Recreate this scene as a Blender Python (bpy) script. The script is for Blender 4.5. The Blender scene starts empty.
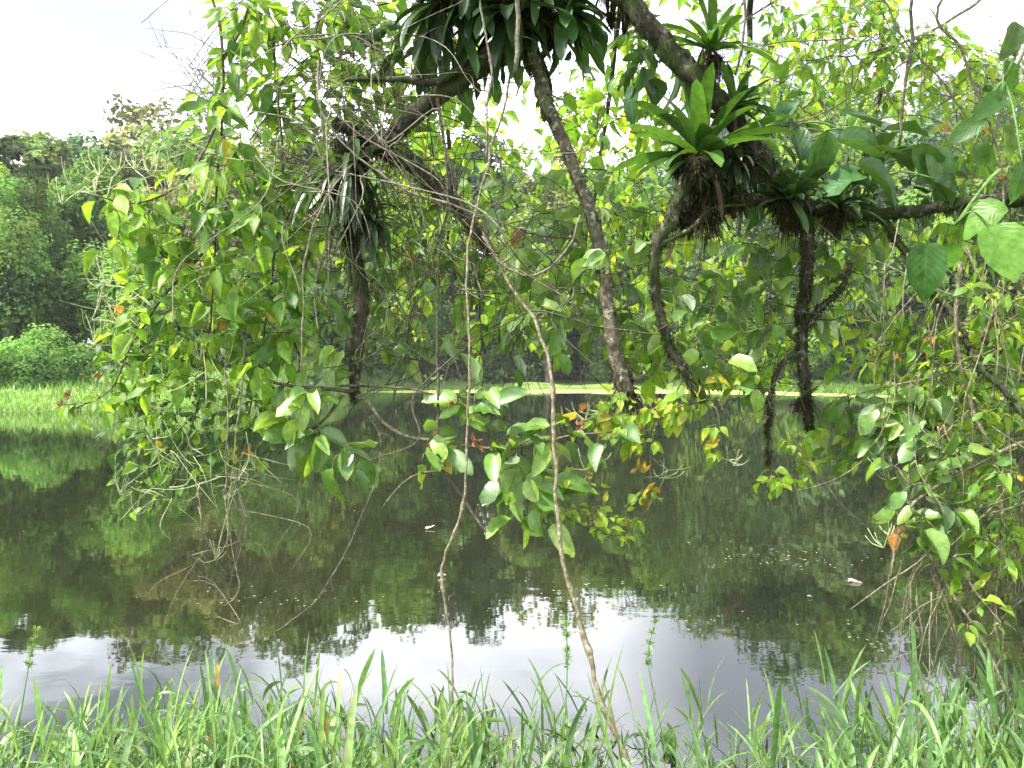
import bpy, math
import numpy as np
from mathutils import Vector

# ------------------------------------------------------------------ camera, sky, sun, exposure
S = bpy.context.scene
COL = S.collection
F = 870.0
CAM = np.array([0.0, 0.0, 1.6])
PITCH = math.radians(0.92)
cam = bpy.data.cameras.new('camera')
cam.sensor_width = 36.0
cam.lens = F / 1024 * 36
cam.clip_start = 0.05
cam.clip_end = 3000
cam_o = bpy.data.objects.new('camera', cam)
COL.objects.link(cam_o)
cam_o.location = CAM
cam_o.rotation_euler = (math.radians(90) - PITCH, 0, 0)
S.camera = cam_o

SUN_EL, SUN_AZ = math.radians(56), math.radians(-112)     # azimuth from +Y towards +X
world = bpy.data.worlds.new('World')
S.world = world
world.use_nodes = True
wn, wl = world.node_tree.nodes, world.node_tree.links
wn.clear()
w_out = wn.new('ShaderNodeOutputWorld')
w_bg = wn.new('ShaderNodeBackground')
w_bg.inputs['Strength'].default_value = 0.098
sky = wn.new('ShaderNodeTexSky')
sky.sky_type = 'NISHITA'
sky.sun_disc = False
sky.sun_elevation = SUN_EL
sky.sun_rotation = SUN_AZ
tc = wn.new('ShaderNodeTexCoord')
mp = wn.new('ShaderNodeMapping')
mp.inputs['Scale'].default_value = (1.0, 1.0, 2.6)
nz = wn.new('ShaderNodeTexNoise')
nz.inputs['Scale'].default_value = 2.1
nz.inputs['Detail'].default_value = 7
nz.inputs['Roughness'].default_value = 0.55
cr = wn.new('ShaderNodeValToRGB')
cr.color_ramp.elements[0].position = 0.36
cr.color_ramp.elements[0].color = (1.9, 2.05, 2.45, 1)
cr.color_ramp.elements[1].position = 0.56
cr.color_ramp.elements[1].color = (11.5, 11.6, 12.2, 1)
e = cr.color_ramp.elements.new(0.46)
e.color = (8.6, 8.9, 9.8, 1)
nz2 = wn.new('ShaderNodeTexNoise')
nz2.inputs['Scale'].default_value = 1.1
nz2.inputs['Detail'].default_value = 5
cr2 = wn.new('ShaderNodeValToRGB')
cr2.color_ramp.elements[0].position = 0.3
cr2.color_ramp.elements[0].color = (0.75, 0.75, 0.75, 1)
cr2.color_ramp.elements[1].position = 0.5
cr2.color_ramp.elements[1].color = (0.97, 0.97, 0.97, 1)
mixw = wn.new('ShaderNodeMixRGB')
wl.new(tc.outputs['Generated'], mp.inputs['Vector'])
wl.new(mp.outputs['Vector'], nz.inputs['Vector'])
wl.new(mp.outputs['Vector'], nz2.inputs['Vector'])
wl.new(nz.outputs['Fac'], cr.inputs['Fac'])
wl.new(nz2.outputs['Fac'], cr2.inputs['Fac'])
wl.new(cr2.outputs['Color'], mixw.inputs['Fac'])
wl.new(sky.outputs['Color'], mixw.inputs['Color1'])
wl.new(cr.outputs['Color'], mixw.inputs['Color2'])
dn = wn.new('ShaderNodeVectorMath'); dn.operation = 'NORMALIZE'
wl.new(tc.outputs['Generated'], dn.inputs[0])
dt = wn.new('ShaderNodeVectorMath'); dt.operation = 'DOT_PRODUCT'
cd_ = Vector((math.sin(math.radians(17.5)) * math.cos(math.radians(17.5)), math.cos(math.radians(17.5)) * math.cos(math.radians(17.5)), math.sin(math.radians(17.5))))
dt.inputs[1].default_value = cd_
wl.new(dn.outputs['Vector'], dt.inputs[0])
nadd = wn.new('ShaderNodeMath'); nadd.operation = 'MULTIPLY_ADD'; nadd.inputs[1].default_value = .03
wl.new(nz.outputs['Fac'], nadd.inputs[0]); wl.new(dt.outputs['Value'], nadd.inputs[2])
cm = wn.new('ShaderNodeMapRange'); cm.inputs['From Min'].default_value = .998; cm.inputs['From Max'].default_value = 1.012; cm.inputs['To Max'].default_value = .85
wl.new(nadd.outputs[0], cm.inputs['Value'])
mc = wn.new('ShaderNodeMixRGB'); mc.inputs['Color2'].default_value = (1.9, 2.15, 2.7, 1)
wl.new(cm.outputs[0], mc.inputs['Fac']); wl.new(mixw.outputs['Color'], mc.inputs['Color1'])
wl.new(mc.outputs['Color'], w_bg.inputs['Color'])
wl.new(w_bg.outputs['Background'], w_out.inputs['Surface'])

sun = bpy.data.lights.new('sun', 'SUN')
sun.energy = 3.6
sun.angle = math.radians(3)
sun.color = (1.0, 0.95, 0.86)
sun_o = bpy.data.objects.new('sun', sun)
COL.objects.link(sun_o)
sd = Vector((math.sin(SUN_AZ) * math.cos(SUN_EL), math.cos(SUN_AZ) * math.cos(SUN_EL), math.sin(SUN_EL)))
sun_o.rotation_euler = (-sd).to_track_quat('-Z', 'Y').to_euler()
sun_o.location = (0, 0, 30)

S.view_settings.view_transform = 'Standard'
S.view_settings.look = 'None'
S.view_settings.gamma = 1.0
S.view_settings.exposure = 2.2
S.cycles.max_bounces = 8
S.cycles.transmission_bounces = 4
S.cycles.diffuse_bounces = 4
S.cycles.glossy_bounces = 3
S.cycles.transparent_max_bounces = 4
S.cycles.caustics_reflective = False
S.cycles.caustics_refractive = False
S.cycles.use_denoising = True
S.cycles.volume_bounces = 0

# ------------------------------------------------------------------ helpers
def at(px, py, Y):
    """world point seen in the photograph at px, py and standing Y metres ahead of the camera"""
    u, w = (px - 512) / F, (384 - py) / F
    c, s = math.cos(PITCH), math.sin(PITCH)
    dy, dz = c + w * s, -s + w * c
    k = Y / dy
    return np.array([CAM[0] + u * k, Y, CAM[2] + dz * k])

def nrm(v):
    v = np.asarray(v, float)
    return v / np.maximum(np.linalg.norm(v, axis=-1, keepdims=True), 1e-9)

class MB:
    """collects vertices, faces, tints and leaf coordinates for ONE mesh object"""
    def __init__(s):
        s.v, s.f, s.t, s.uv, s.m, s.n = [], [], [], [], [], 0
    def add(s, verts, faces, tint=(1, 1, 1), uv=None, mat=0):
        verts = np.asarray(verts, float).reshape(-1, 3)
        k = len(verts)
        s.v.append(verts)
        tt = np.asarray(tint, float)
        s.t.append(np.broadcast_to(tt, (k, 3)) if tt.ndim == 1 else tt)
        s.uv.append(np.full((k, 2), 0.5) if uv is None else np.asarray(uv, float))
        for F_ in (faces if isinstance(faces, list) else [faces]):
            F_ = np.asarray(F_)
            s.f.append(F_ + s.n)
            s.m.append(np.full(len(F_), mat))
        s.n += k
    def build(s, name, mats, parent=None, smooth=True, **props):
        me = bpy.data.meshes.new(name)
        v = np.concatenate(s.v)
        me.vertices.add(len(v))
        me.vertices.foreach_set('co', v.ravel())
        sizes = np.concatenate([np.full(len(f), f.shape[1]) for f in s.f])
        loops = np.concatenate([f.ravel() for f in s.f])
        me.loops.add(len(loops))
        me.loops.foreach_set('vertex_index', loops.astype(np.int32))
        me.polygons.add(len(sizes))
        st = np.concatenate([[0], np.cumsum(sizes)[:-1]])
        me.polygons.foreach_set('loop_start', st.astype(np.int32))
        me.polygons.foreach_set('material_index', np.concatenate(s.m).astype(np.int32))
        me.update(calc_edges=True)
        me.polygons.foreach_set('use_smooth', np.full(len(sizes), smooth))
        a = me.attributes.new('tint', 'FLOAT_COLOR', 'POINT')
        t = np.concatenate(s.t)
        a.data.foreach_set('color', np.concatenate([t, np.ones((len(t), 1))], 1).astype(np.float32).ravel())
        b = me.attributes.new('luv', 'FLOAT_VECTOR', 'POINT')
        uv = np.concatenate(s.uv)
        b.data.foreach_set('vector', np.concatenate([uv, np.zeros((len(uv), 1))], 1).astype(np.float32).ravel())
        for m in (mats if isinstance(mats, (list, tuple)) else [mats]):
            me.materials.append(m)
        me.update()
        o = bpy.data.objects.new(name, me)
        COL.objects.link(o)
        if parent is not None:
            o.parent = parent
            if parent.type == 'EMPTY' and parent.parent is None:
                o.matrix_parent_inverse = parent.matrix_world.inverted()
        for k_, x in props.items():
            o[k_] = x
        return o

def thing(name, label, cat, loc=(0, 0, 0), group=None):
    o = bpy.data.objects.new(name, None)
    COL.objects.link(o)
    o.location = loc
    o.empty_display_size = 0.1
    o['label'], o['category'] = label, cat
    if group:
        o['group'] = group
    bpy.context.view_layer.update()
    return o

def tag(o, label, cat, group=None):
    o['label'], o['category'] = label, cat
    if group:
        o['group'] = group
    return o

def smooth_path(P, step):
    """Catmull-Rom through the points P, resampled about every step metres"""
    P = np.asarray(P, float)
    if len(P) < 3:
        n = max(2, int(np.linalg.norm(P[1] - P[0]) / step) + 1)
        t = np.linspace(0, 1, n)[:, None]
        return P[0] * (1 - t) + P[1] * t, t[:, 0]
    E = np.vstack([2 * P[0] - P[1], P, 2 * P[-1] - P[-2]])
    out, tt = [], []
    for i in range(len(P) - 1):
        a, b, c, d = E[i:i + 4]
        n = max(1, int(np.linalg.norm(c - b) / step))
        for k in range(n):
            t = k / n
            out.append(0.5 * (2 * b + (c - a) * t + (2 * a - 5 * b + 4 * c - d) * t * t + (3 * b - a - 3 * c + d) * t ** 3))
            tt.append((i + t) / (len(P) - 1))
    out.append(P[-1]); tt.append(1.0)
    return np.array(out), np.array(tt)

def tube(mb, P, R, rng, step=0.05, sides=6, tint=(1, 1, 1), knob=0.1, wob=0.0, mat=0, smoothit=True):
    R = np.asarray(R, float)
    if smoothit:
        Q, t = smooth_path(P, step)
    else:
        Q = np.asarray(P, float); t = np.linspace(0, 1, len(Q))
    r = np.interp(t, np.linspace(0, 1, len(R)), R)
    n = len(Q)
    if wob:
        w = rng.normal(0, wob, (n, 3))
        for _ in range(2):
            w[1:-1] = (w[:-2] + w[1:-1] + w[2:]) / 3
        w[0] = w[-1] = 0
        Q = Q + w
    T = nrm(np.gradient(Q, axis=0))
    ref = np.array([0, 0, 1.0]) if abs(T[0][2]) < 0.9 else np.array([1.0, 0, 0])
    N = np.zeros_like(Q)
    N[0] = nrm(ref - T[0] * np.dot(ref, T[0]))
    for i in range(1, n):
        x = N[i - 1] - T[i] * np.dot(N[i - 1], T[i])
        N[i] = nrm(x)
    B = np.cross(T, N)
    a = np.linspace(0, 2 * math.pi, sides, endpoint=False)
    rr = r[:, None] * (1 + rng.normal(0, knob, (n, sides)))
    V = Q[:, None] + rr[..., None] * (np.cos(a)[None, :, None] * N[:, None] + np.sin(a)[None, :, None] * B[:, None])
    V = V.reshape(-1, 3)
    i, j = np.meshgrid(np.arange(n - 1), np.arange(sides), indexing='ij')
    j2 = (j + 1) % sides
    q = np.stack([i * sides + j, i * sides + j2, (i + 1) * sides + j2, (i + 1) * sides + j], -1).reshape(-1, 4)
    V = np.vstack([V, Q[0], Q[-1]])
    k = n * sides
    jj = np.arange(sides)
    c0 = np.stack([np.full(sides, k), (jj + 1) % sides, jj], -1)
    c1 = np.stack([np.full(sides, k + 1), (n - 1) * sides + jj, (n - 1) * sides + (jj + 1) % sides], -1)
    mb.add(V, [q, c0, c1], tint, mat=mat)
    return Q

# leaf templates: rows along the blade, three vertices across, folded along the midrib, on a short petiole
def leaf_template(rows, fold, curl, pet=0.14, wave=0.0, seed=0):
    rg = np.random.default_rng(seed)
    V, UV = [], []
    V += [(-0.012, 0, 0), (0.012, 0, 0)]; UV += [(0.5, 0), (0.5, 0)]
    F3, F4 = [], []
    def z(t):
        return -curl * t * t
    V += [(-0.012, pet, z(pet)), (0.012, pet, z(pet))]; UV += [(0.5, 0.02), (0.5, 0.02)]
    F4.append((0, 1, 3, 2))
    b = len(V)
    V.append((0, pet, z(pet))); UV.append((0.5, 0.02))
    last = None
    for t, w in rows:
        y = pet + (1 - pet) * t
        a, c = rg.normal(0, wave), rg.normal(0, wave)
        i = len(V)
        V += [(-w / 2, y, z(y) + fold * w / 2 + a), (0, y, z(y)), (w / 2, y, z(y) + fold * w / 2 + c)]
        UV += [(0, t), (0.5, t), (1, t)]
        if last is None:
            F3 += [(b, i + 1, i), (b, i + 2, i + 1)]
        else:
            F4 += [(last, last + 1, i + 1, i), (last + 1, last + 2, i + 2, i + 1)]
        last = i
    i = len(V)
    V.append((0, 1, z(1))); UV.append((0.5, 1))
    F3 += [(last, last + 1, i), (last + 1, last + 2, i)]
    return np.array(V), np.array(UV), np.array(F3), np.array(F4)

OV = [(0.08, .45), (.22, .85), (.42, 1.0), (.62, .8), (.8, .42), (.92, .16)]
OB = [(0.06, .5), (.2, .86), (.42, 1.0), (.66, .92), (.84, .6), (.95, .25)]
LA = [(0.08, .5), (.25, .9), (.5, 1.0), (.75, .7), (.9, .35)]
T_OV = [leaf_template(OV, f, c, w_, ww, k) for k, (f, c, w_, ww) in enumerate([(.3, .15, .14, .01), (.15, .3, .12, .015), (.5, .05, .16, .01), (.1, -.1, .14, .02), (.35, .45, .14, .02), (.6, .25, .12, .02), (-.15, .35, .14, .03), (.3, -.2, .14, .03)])]
T_OB = [leaf_template(OB, f, c, w_, ww, k) for k, (f, c, w_, ww) in enumerate([(.25, .2, .14, .03), (.1, .35, .1, .04), (.45, .1, .12, .03), (.05, .0, .12, .05), (.4, .5, .15, .04), (-.2, .3, .12, .05), (.6, .2, .12, .03)])]
T_LA = [leaf_template(LA, f, c, .05, ww, k) for k, (f, c, ww) in enumerate([(.4, .4, .01), (.3, .8, .01), (.5, .15, .01)])]

def leaves(mb, T, P, D, N, L, W, tint, rng, mat=0):
    """one leaf per row of P: direction D, upper side N, length L, width W (share of the length)"""
    P, D, N = np.asarray(P, float), nrm(D), np.asarray(N, float)
    m = len(P)
    if m == 0:
        return
    N = nrm(N - D * (N * D).sum(1, keepdims=True))
    X = np.cross(D, N)
    L, W = np.broadcast_to(L, m), np.broadcast_to(W, m)
    pick = rng.integers(0, len(T), m)
    for k, (V, UV, F3, F4) in enumerate(T):
        s = np.where(pick == k)[0]
        if not len(s):
            continue
        l = L[s][:, None, None]
        w = (L[s] * W[s])[:, None, None]
        pts = P[s][:, None] + l * V[None, :, 1:2] * D[s][:, None] + w * V[None, :, 0:1] * X[s][:, None] + l * V[None, :, 2:3] * N[s][:, None]
        q = len(V)
        off = (np.arange(len(s)) * q)[:, None, None]
        tt = np.repeat(tint[s][:, None], q, 1).reshape(-1, 3)
        mb.add(pts.reshape(-1, 3), [(F3[None] + off).reshape(-1, 3), (F4[None] + off).reshape(-1, 4)], tt, np.tile(UV, (len(s), 1)), mat)

# ------------------------------------------------------------------ materials
def node_mat(name):
    m = bpy.data.materials.new(name)
    m.use_nodes = True
    nt = m.node_tree
    nt.nodes.clear()
    return m, nt.nodes, nt.links, nt.nodes.new('ShaderNodeOutputMaterial')

def leaf_mat(name, rough=0.4, spec=0.5, trans=0.45, under=0.0, tscale=(1.5, 1.35, 0.7), veins=True, tearing=0.0):
    m, n, l, out = node_mat(name)
    at_ = n.new('ShaderNodeAttribute'); at_.attribute_name = 'tint'
    col = at_.outputs['Color']
    # mottling that belongs to the leaf
    g = n.new('ShaderNodeNewGeometry')
    no = n.new('ShaderNodeTexNoise'); no.inputs['Scale'].default_value = 45; no.inputs['Detail'].default_value = 3
    l.new(g.outputs['Position'], no.inputs['Vector'])
    mr = n.new('ShaderNodeMapRange'); mr.inputs['From Min'].default_value = .3; mr.inputs['From Max'].default_value = .7
    mr.inputs['To Min'].default_value = .72; mr.inputs['To Max'].default_value = 1.28
    l.new(no.outputs['Fac'], mr.inputs['Value'])
    mx = n.new('ShaderNodeVectorMath'); mx.operation = 'SCALE'
    l.new(col, mx.inputs[0]); l.new(mr.outputs['Result'], mx.inputs['Scale'])
    col = mx.outputs['Vector']
    n2 = n.new('ShaderNodeTexNoise'); n2.inputs['Scale'].default_value = 110; n2.inputs['Detail'].default_value = 2
    l.new(g.outputs['Position'], n2.inputs['Vector'])
    sm = n.new('ShaderNodeMapRange'); sm.inputs['From Min'].default_value = .68; sm.inputs['From Max'].default_value = .74; sm.inputs['To Max'].default_value = .8
    l.new(n2.outputs['Fac'], sm.inputs['Value'])
    sx = n.new('ShaderNodeMixRGB'); sx.inputs['Color2'].default_value = (.10, .065, .02, 1)
    l.new(sm.outputs[0], sx.inputs['Fac']); l.new(col, sx.inputs['Color1']); col = sx.outputs['Color']
    bump_h = None
    if veins:
        lu = n.new('ShaderNodeAttribute'); lu.attribute_name = 'luv'
        sp = n.new('ShaderNodeSeparateXYZ'); l.new(lu.outputs['Vector'], sp.inputs[0])
        a = n.new('ShaderNodeMath'); a.operation = 'SUBTRACT'; a.inputs[1].default_value = .5; l.new(sp.outputs['X'], a.inputs[0])
        b = n.new('ShaderNodeMath'); b.operation = 'ABSOLUTE'; l.new(a.outputs[0], b.inputs[0])
        mid = n.new('ShaderNodeMapRange'); mid.inputs['From Min'].default_value = .0; mid.inputs['From Max'].default_value = .06
        mid.inputs['To Min'].default_value = 1; mid.inputs['To Max'].default_value = 0
        l.new(b.outputs[0], mid.inputs['Value'])
        c1 = n.new('ShaderNodeMath'); c1.operation = 'MULTIPLY_ADD'; c1.inputs[1].default_value = -0.75
        l.new(b.outputs[0], c1.inputs[0]); l.new(sp.outputs['Y'], c1.inputs[2])
        c2 = n.new('ShaderNodeMath'); c2.operation = 'MULTIPLY'; c2.inputs[1].default_value = 50; l.new(c1.outputs[0], c2.inputs[0])
        c3 = n.new('ShaderNodeMath'); c3.operation = 'SINE'; l.new(c2.outputs[0], c3.inputs[0])
        c4 = n.new('ShaderNodeMapRange'); c4.inputs['From Min'].default_value = .8; c4.inputs['From Max'].default_value = 1.; c4.inputs['To Max'].default_value = .4
        l.new(c3.outputs[0], c4.inputs['Value'])
        c5 = n.new('ShaderNodeMath'); c5.operation = 'MAXIMUM'; l.new(mid.outputs[0], c5.inputs[0]); l.new(c4.outputs[0], c5.inputs[1])
        vm = n.new('ShaderNodeMixRGB'); vm.blend_type = 'MIX'
        c6 = n.new('ShaderNodeMath'); c6.operation = 'MULTIPLY'; c6.inputs[1].default_value = .2; l.new(c5.outputs[0], c6.inputs[0])
        l.new(c6.outputs[0], vm.inputs['Fac']); l.new(col, vm.inputs['Color1']); vm.inputs['Color2'].default_value = (.2, .28, .1, 1)
        col = vm.outputs['Color']
        bump_h = c3.outputs[0]
    top = col
    if under > 0:
        um = n.new('ShaderNodeMixRGB'); um.inputs['Color2'].default_value = (.22, .27, .17, 1)
        uf = n.new('ShaderNodeMath'); uf.operation = 'MULTIPLY'; uf.inputs[1].default_value = under
        l.new(g.outputs['Backfacing'], uf.inputs[0]); l.new(uf.outputs[0], um.inputs['Fac']); l.new(col, um.inputs['Color1'])
        top = um.outputs['Color']
    p = n.new('ShaderNodeBsdfPrincipled')
    p.inputs['Roughness'].default_value = rough
    p.inputs['Specular IOR Level'].default_value = spec
    l.new(top, p.inputs['Base Color'])
    if bump_h is not None:
        bp = n.new('ShaderNodeBump'); bp.inputs['Strength'].default_value = .12; bp.inputs['Distance'].default_value = .003
        l.new(bump_h, bp.inputs['Height']); l.new(bp.outputs['Normal'], p.inputs['Normal'])
    t = n.new('ShaderNodeBsdfTranslucent')
    tm = n.new('ShaderNodeVectorMath'); tm.operation = 'MULTIPLY'; tm.inputs[1].default_value = tscale
    l.new(col, tm.inputs[0]); l.new(tm.outputs['Vector'], t.inputs['Color'])
    ms = n.new('ShaderNodeMixShader'); ms.inputs['Fac'].default_value = trans
    l.new(p.outputs[0], ms.inputs[1]); l.new(t.outputs[0], ms.inputs[2])
    l.new(ms.outputs[0], out.inputs['Surface'])
    return m

def bark_mat(name, c1, c2, moss=None, moss_amt=0.0, lichen=0.0, scale=30, rough=.9):
    m, n, l, out = node_mat(name)
    g = n.new('ShaderNodeNewGeometry')
    no = n.new('ShaderNodeTexNoise'); no.inputs['Scale'].default_value = scale; no.inputs['Detail'].default_value = 6
    l.new(g.outputs['Position'], no.inputs['Vector'])
    r = n.new('ShaderNodeValToRGB')
    r.color_ramp.elements[0].position = .35; r.color_ramp.elements[0].color = (*c1, 1)
    r.color_ramp.elements[1].position = .65; r.color_ramp.elements[1].color = (*c2, 1)
    l.new(no.outputs['Fac'], r.inputs['Fac'])
    col = r.outputs['Color']
    if lichen:
        v = n.new('ShaderNodeTexNoise'); v.inputs['Scale'].default_value = scale * 1.3; v.inputs['Detail'].default_value = 2
        l.new(g.outputs['Position'], v.inputs['Vector'])
        k = n.new('ShaderNodeMapRange'); k.inputs['From Min'].default_value = .56; k.inputs['From Max'].default_value = .64; k.inputs['To Max'].default_value = lichen
        l.new(v.outputs['Fac'], k.inputs['Value'])
        x = n.new('ShaderNodeMixRGB'); x.inputs['Color2'].default_value = (.26, .27, .22, 1)
        l.new(k.outputs[0], x.inputs['Fac']); l.new(col, x.inputs['Color1']); col = x.outputs['Color']
    if moss:
        v = n.new('ShaderNodeTexNoise'); v.inputs['Scale'].default_value = scale * .3; v.inputs['Detail'].default_value = 5
        l.new(g.outputs['Position'], v.inputs['Vector'])
        k = n.new('ShaderNodeMapRange'); k.inputs['From Min'].default_value = .62 - moss_amt * .4; k.inputs['From Max'].default_value = .72 - moss_amt * .4
        l.new(v.outputs['Fac'], k.inputs['Value'])
        x = n.new('ShaderNodeMixRGB'); x.inputs['Color2'].default_value = (*moss, 1)
        l.new(k.outputs[0], x.inputs['Fac']); l.new(col, x.inputs['Color1']); col = x.outputs['Color']
    at_ = n.new('ShaderNodeAttribute'); at_.attribute_name = 'tint'
    mu = n.new('ShaderNodeVectorMath'); mu.operation = 'MULTIPLY'
    l.new(col, mu.inputs[0]); l.new(at_.outputs['Color'], mu.inputs[1])
    p = n.new('ShaderNodeBsdfPrincipled'); p.inputs['Roughness'].default_value = rough
    p.inputs['Specular IOR Level'].default_value = .25
    l.new(mu.outputs['Vector'], p.inputs['Base Color'])
    bp = n.new('ShaderNodeBump'); bp.inputs['Strength'].default_value = .7; bp.inputs['Distance'].default_value = .006
    l.new(no.outputs['Fac'], bp.inputs['Height']); l.new(bp.outputs['Normal'], p.inputs['Normal'])
    l.new(p.outputs[0], out.inputs['Surface'])
    return m

M = {}
M['leaf'] = leaf_mat('green_leaf', rough=.42, spec=.35, trans=.6, under=.15)
M['pale'] = leaf_mat('glossy_leaf_with_pale_underside', rough=.45, spec=.9, trans=.38, under=.7)
M['broad'] = leaf_mat('dark_leathery_leaf', rough=.4, spec=.4, trans=.3, under=.1)
M['far'] = leaf_mat('distant_leaf', rough=.7, spec=.08, trans=.42, veins=False, tscale=(1.3, 1.3, .7))
M['blade'] = leaf_mat('grass_blade', rough=.42, spec=.45, trans=.45, veins=False, tscale=(1.4, 1.3, .8))
M['strap'] = leaf_mat('bromeliad_leaf', rough=.32, spec=.6, trans=.35, veins=False)
M['dead'] = leaf_mat('dead_leaf', rough=.8, spec=.2, trans=.25, veins=False, tscale=(1.2, 1, .8))
M['moss'] = leaf_mat('moss', rough=.95, spec=.05, trans=.2, veins=False)
M['spike'] = bark_mat('pale_flower_spike', (.24, .28, .13), (.36, .38, .22), scale=60, rough=.8)
M['mossbark'] = bark_mat('mossy_bark', (.014, .011, .008), (.045, .037, .028), moss=(.025, .034, .01), moss_amt=.35, lichen=.35, scale=28)
M['lichenbark'] = bark_mat('lichen_spotted_bark', (.06, .045, .035), (.15, .12, .095), moss=(.06, .08, .03), moss_amt=.12, lichen=.9, scale=34)
M['vine'] = bark_mat('brown_vine_bark', (.06, .048, .03), (.15, .125, .08), lichen=.5, scale=60)
M['darkvine'] = bark_mat('dark_twig_bark', (.03, .024, .018), (.085, .068, .05), lichen=.3, scale=60)
M['twig'] = bark_mat('grey_dead_twig', (.07, .06, .048), (.19, .165, .13), scale=70)
M['trunk'] = bark_mat('pale_trunk_bark', (.08, .07, .055), (.2, .18, .14), moss=(.05, .07, .03), moss_amt=.2, scale=2)
M['greenstem'] = bark_mat('green_stem', (.06, .12, .03), (.1, .18, .05), scale=40)

# ------------------------------------------------------------------ the ground, the pond
R0 = np.random.default_rng(7)
def shore_far(x):
    xs = np.array([-400, -120, -60, -26, -19, -15.2, -13.2, -12, -8, 0, 12, 19, 24, 34, 60, 120, 400.])
    ys = np.array([12, 15, 24, 31, 33, 34, 38, 60, 69, 71, 70, 66, 52, 46, 34, 18, 12.])
    return np.interp(x, xs, ys)
def shore_near(x):
    return 3.15 + .25 * np.sin(x * 1.3 + .6) + .12 * np.sin(x * 3.7)
def ground_z(x, y):
    df = y - shore_far(x)
    dn = shore_near(x) - y
    d = np.maximum(df, dn)
    z = np.where(d > 0, 0.10 * np.minimum(d, 3) + .03 * np.clip(d - 3, 0, 40), .35 * np.maximum(d, -3.0))
    z = z + np.where(df > 0, 1, 0) * 1.1 * np.clip(df / 12, 0, 1) * np.clip((-8 - x) / 4, 0, 1)
    z = z + np.where(df > 0, 1, 0) * (.25 * np.clip(df - 22, 0, 300) * np.clip((x + 30) / 90, .12, 1.0))
    z = np.where((df > 0) & (z > 44), 44 + (z - 44) * .05, z)
    z = z + np.where(df > 0, np.clip(df, 0, 3) / 3 * .12 * (np.sin(x * .9) + np.sin(y * 1.1 + x * .4)), 0)
    return z
xs = np.concatenate([-np.geomspace(400, 40, 18), np.arange(-39, -6, 1.0), np.arange(-6, 6, .25), np.arange(6, 40, 1.0), np.geomspace(40, 400, 18)])
ys = np.concatenate([-np.geomspace(100, 3, 12), np.arange(-2.5, 2, .5), np.arange(2, 5, .12), np.arange(5, 30, 2), np.arange(30, 80, .8), np.geomspace(80, 400, 24)])
X, Y = np.meshgrid(xs, ys, indexing='xy')
Z = ground_z(X, Y)
gb = MB()
nx, ny = len(xs), len(ys)
i, j = np.meshgrid(np.arange(ny - 1), np.arange(nx - 1), indexing='ij')
gb.add(np.stack([X, Y, Z], -1).reshape(-1, 3), np.stack([i * nx + j, i * nx + j + 1, (i + 1) * nx + j + 1, (i + 1) * nx + j], -1).reshape(-1, 4))
m, n, l, out = node_mat('grassy_ground')
g = n.new('ShaderNodeNewGeometry')
no = n.new('ShaderNodeTexNoise'); no.inputs['Scale'].default_value = .9; no.inputs['Detail'].default_value = 8; no.inputs['Roughness'].default_value = .7
l.new(g.outputs['Position'], no.inputs['Vector'])
r = n.new('ShaderNodeValToRGB')
r.color_ramp.elements[0].position = .35; r.color_ramp.elements[0].color = (.05, .085, .02, 1)
r.color_ramp.elements[1].position = .62; r.color_ramp.elements[1].color = (.13, .20, .045, 1)
l.new(no.outputs['Fac'], r.inputs['Fac'])
sp = n.new('ShaderNodeSeparateXYZ'); l.new(g.outputs['Position'], sp.inputs[0])
mz = n.new('ShaderNodeMapRange'); mz.inputs['From Min'].default_value = -.05; mz.inputs['From Max'].default_value = .06
l.new(sp.outputs['Z'], mz.inputs['Value'])
x = n.new('ShaderNodeMixRGB'); x.inputs['Color1'].default_value = (.035, .028, .018, 1)
l.new(mz.outputs[0], x.inputs['Fac']); l.new(r.outputs['Color'], x.inputs['Color2'])
p = n.new('ShaderNodeBsdfPrincipled'); p.inputs['Roughness'].default_value = .95; p.inputs['Specular IOR Level'].default_value = .1
l.new(x.outputs['Color'], p.inputs['Base Color'])
bp = n.new('ShaderNodeBump'); bp.inputs['Strength'].default_value = .8; bp.inputs['Distance'].default_value = .15
l.new(no.outputs['Fac'], bp.inputs['Height']); l.new(bp.outputs['Normal'], p.inputs['Normal'])
l.new(p.outputs[0], out.inputs['Surface'])
gb.build('ground', m, kind='structure')

wb = MB()
wb.add([(-130, 1.0, 0), (130, 1.0, 0), (130, 90, 0), (-130, 90, 0)], np.array([[0, 1, 2, 3]]))
m, n, l, out = node_mat('pond_water')
g = n.new('ShaderNodeNewGeometry')
mp = n.new('ShaderNodeMapping'); mp.inputs['Scale'].default_value = (1.0, 1.7, 1)
l.new(g.outputs['Position'], mp.inputs['Vector'])
n1 = n.new('ShaderNodeTexNoise'); n1.inputs['Scale'].default_value = 2.2; n1.inputs['Detail'].default_value = 4; n1.inputs['Roughness'].default_value = .45
l.new(mp.outputs['Vector'], n1.inputs['Vector'])
n2 = n.new('ShaderNodeTexNoise'); n2.inputs['Scale'].default_value = .35; n2.inputs['Detail'].default_value = 2
l.new(mp.outputs['Vector'], n2.inputs['Vector'])
k = n.new('ShaderNodeMapRange'); k.inputs['From Min'].default_value = .42; k.inputs['From Max'].default_value = .62; k.inputs['To Min'].default_value = .35
l.new(n2.outputs['Fac'], k.inputs['Value'])
bp = n.new('ShaderNodeBump'); bp.inputs['Distance'].default_value = .012
ks = n.new('ShaderNodeMath'); ks.operation = 'MULTIPLY'; ks.inputs[1].default_value = .13
l.new(k.outputs[0], ks.inputs[0]); l.new(ks.outputs[0], bp.inputs['Strength'])
l.new(n1.outputs['Fac'], bp.inputs['Height'])
p = n.new('ShaderNodeBsdfPrincipled')
p.inputs['Base Color'].default_value = (.008, .010, .004, 1)
p.inputs['Roughness'].default_value = .02
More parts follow.
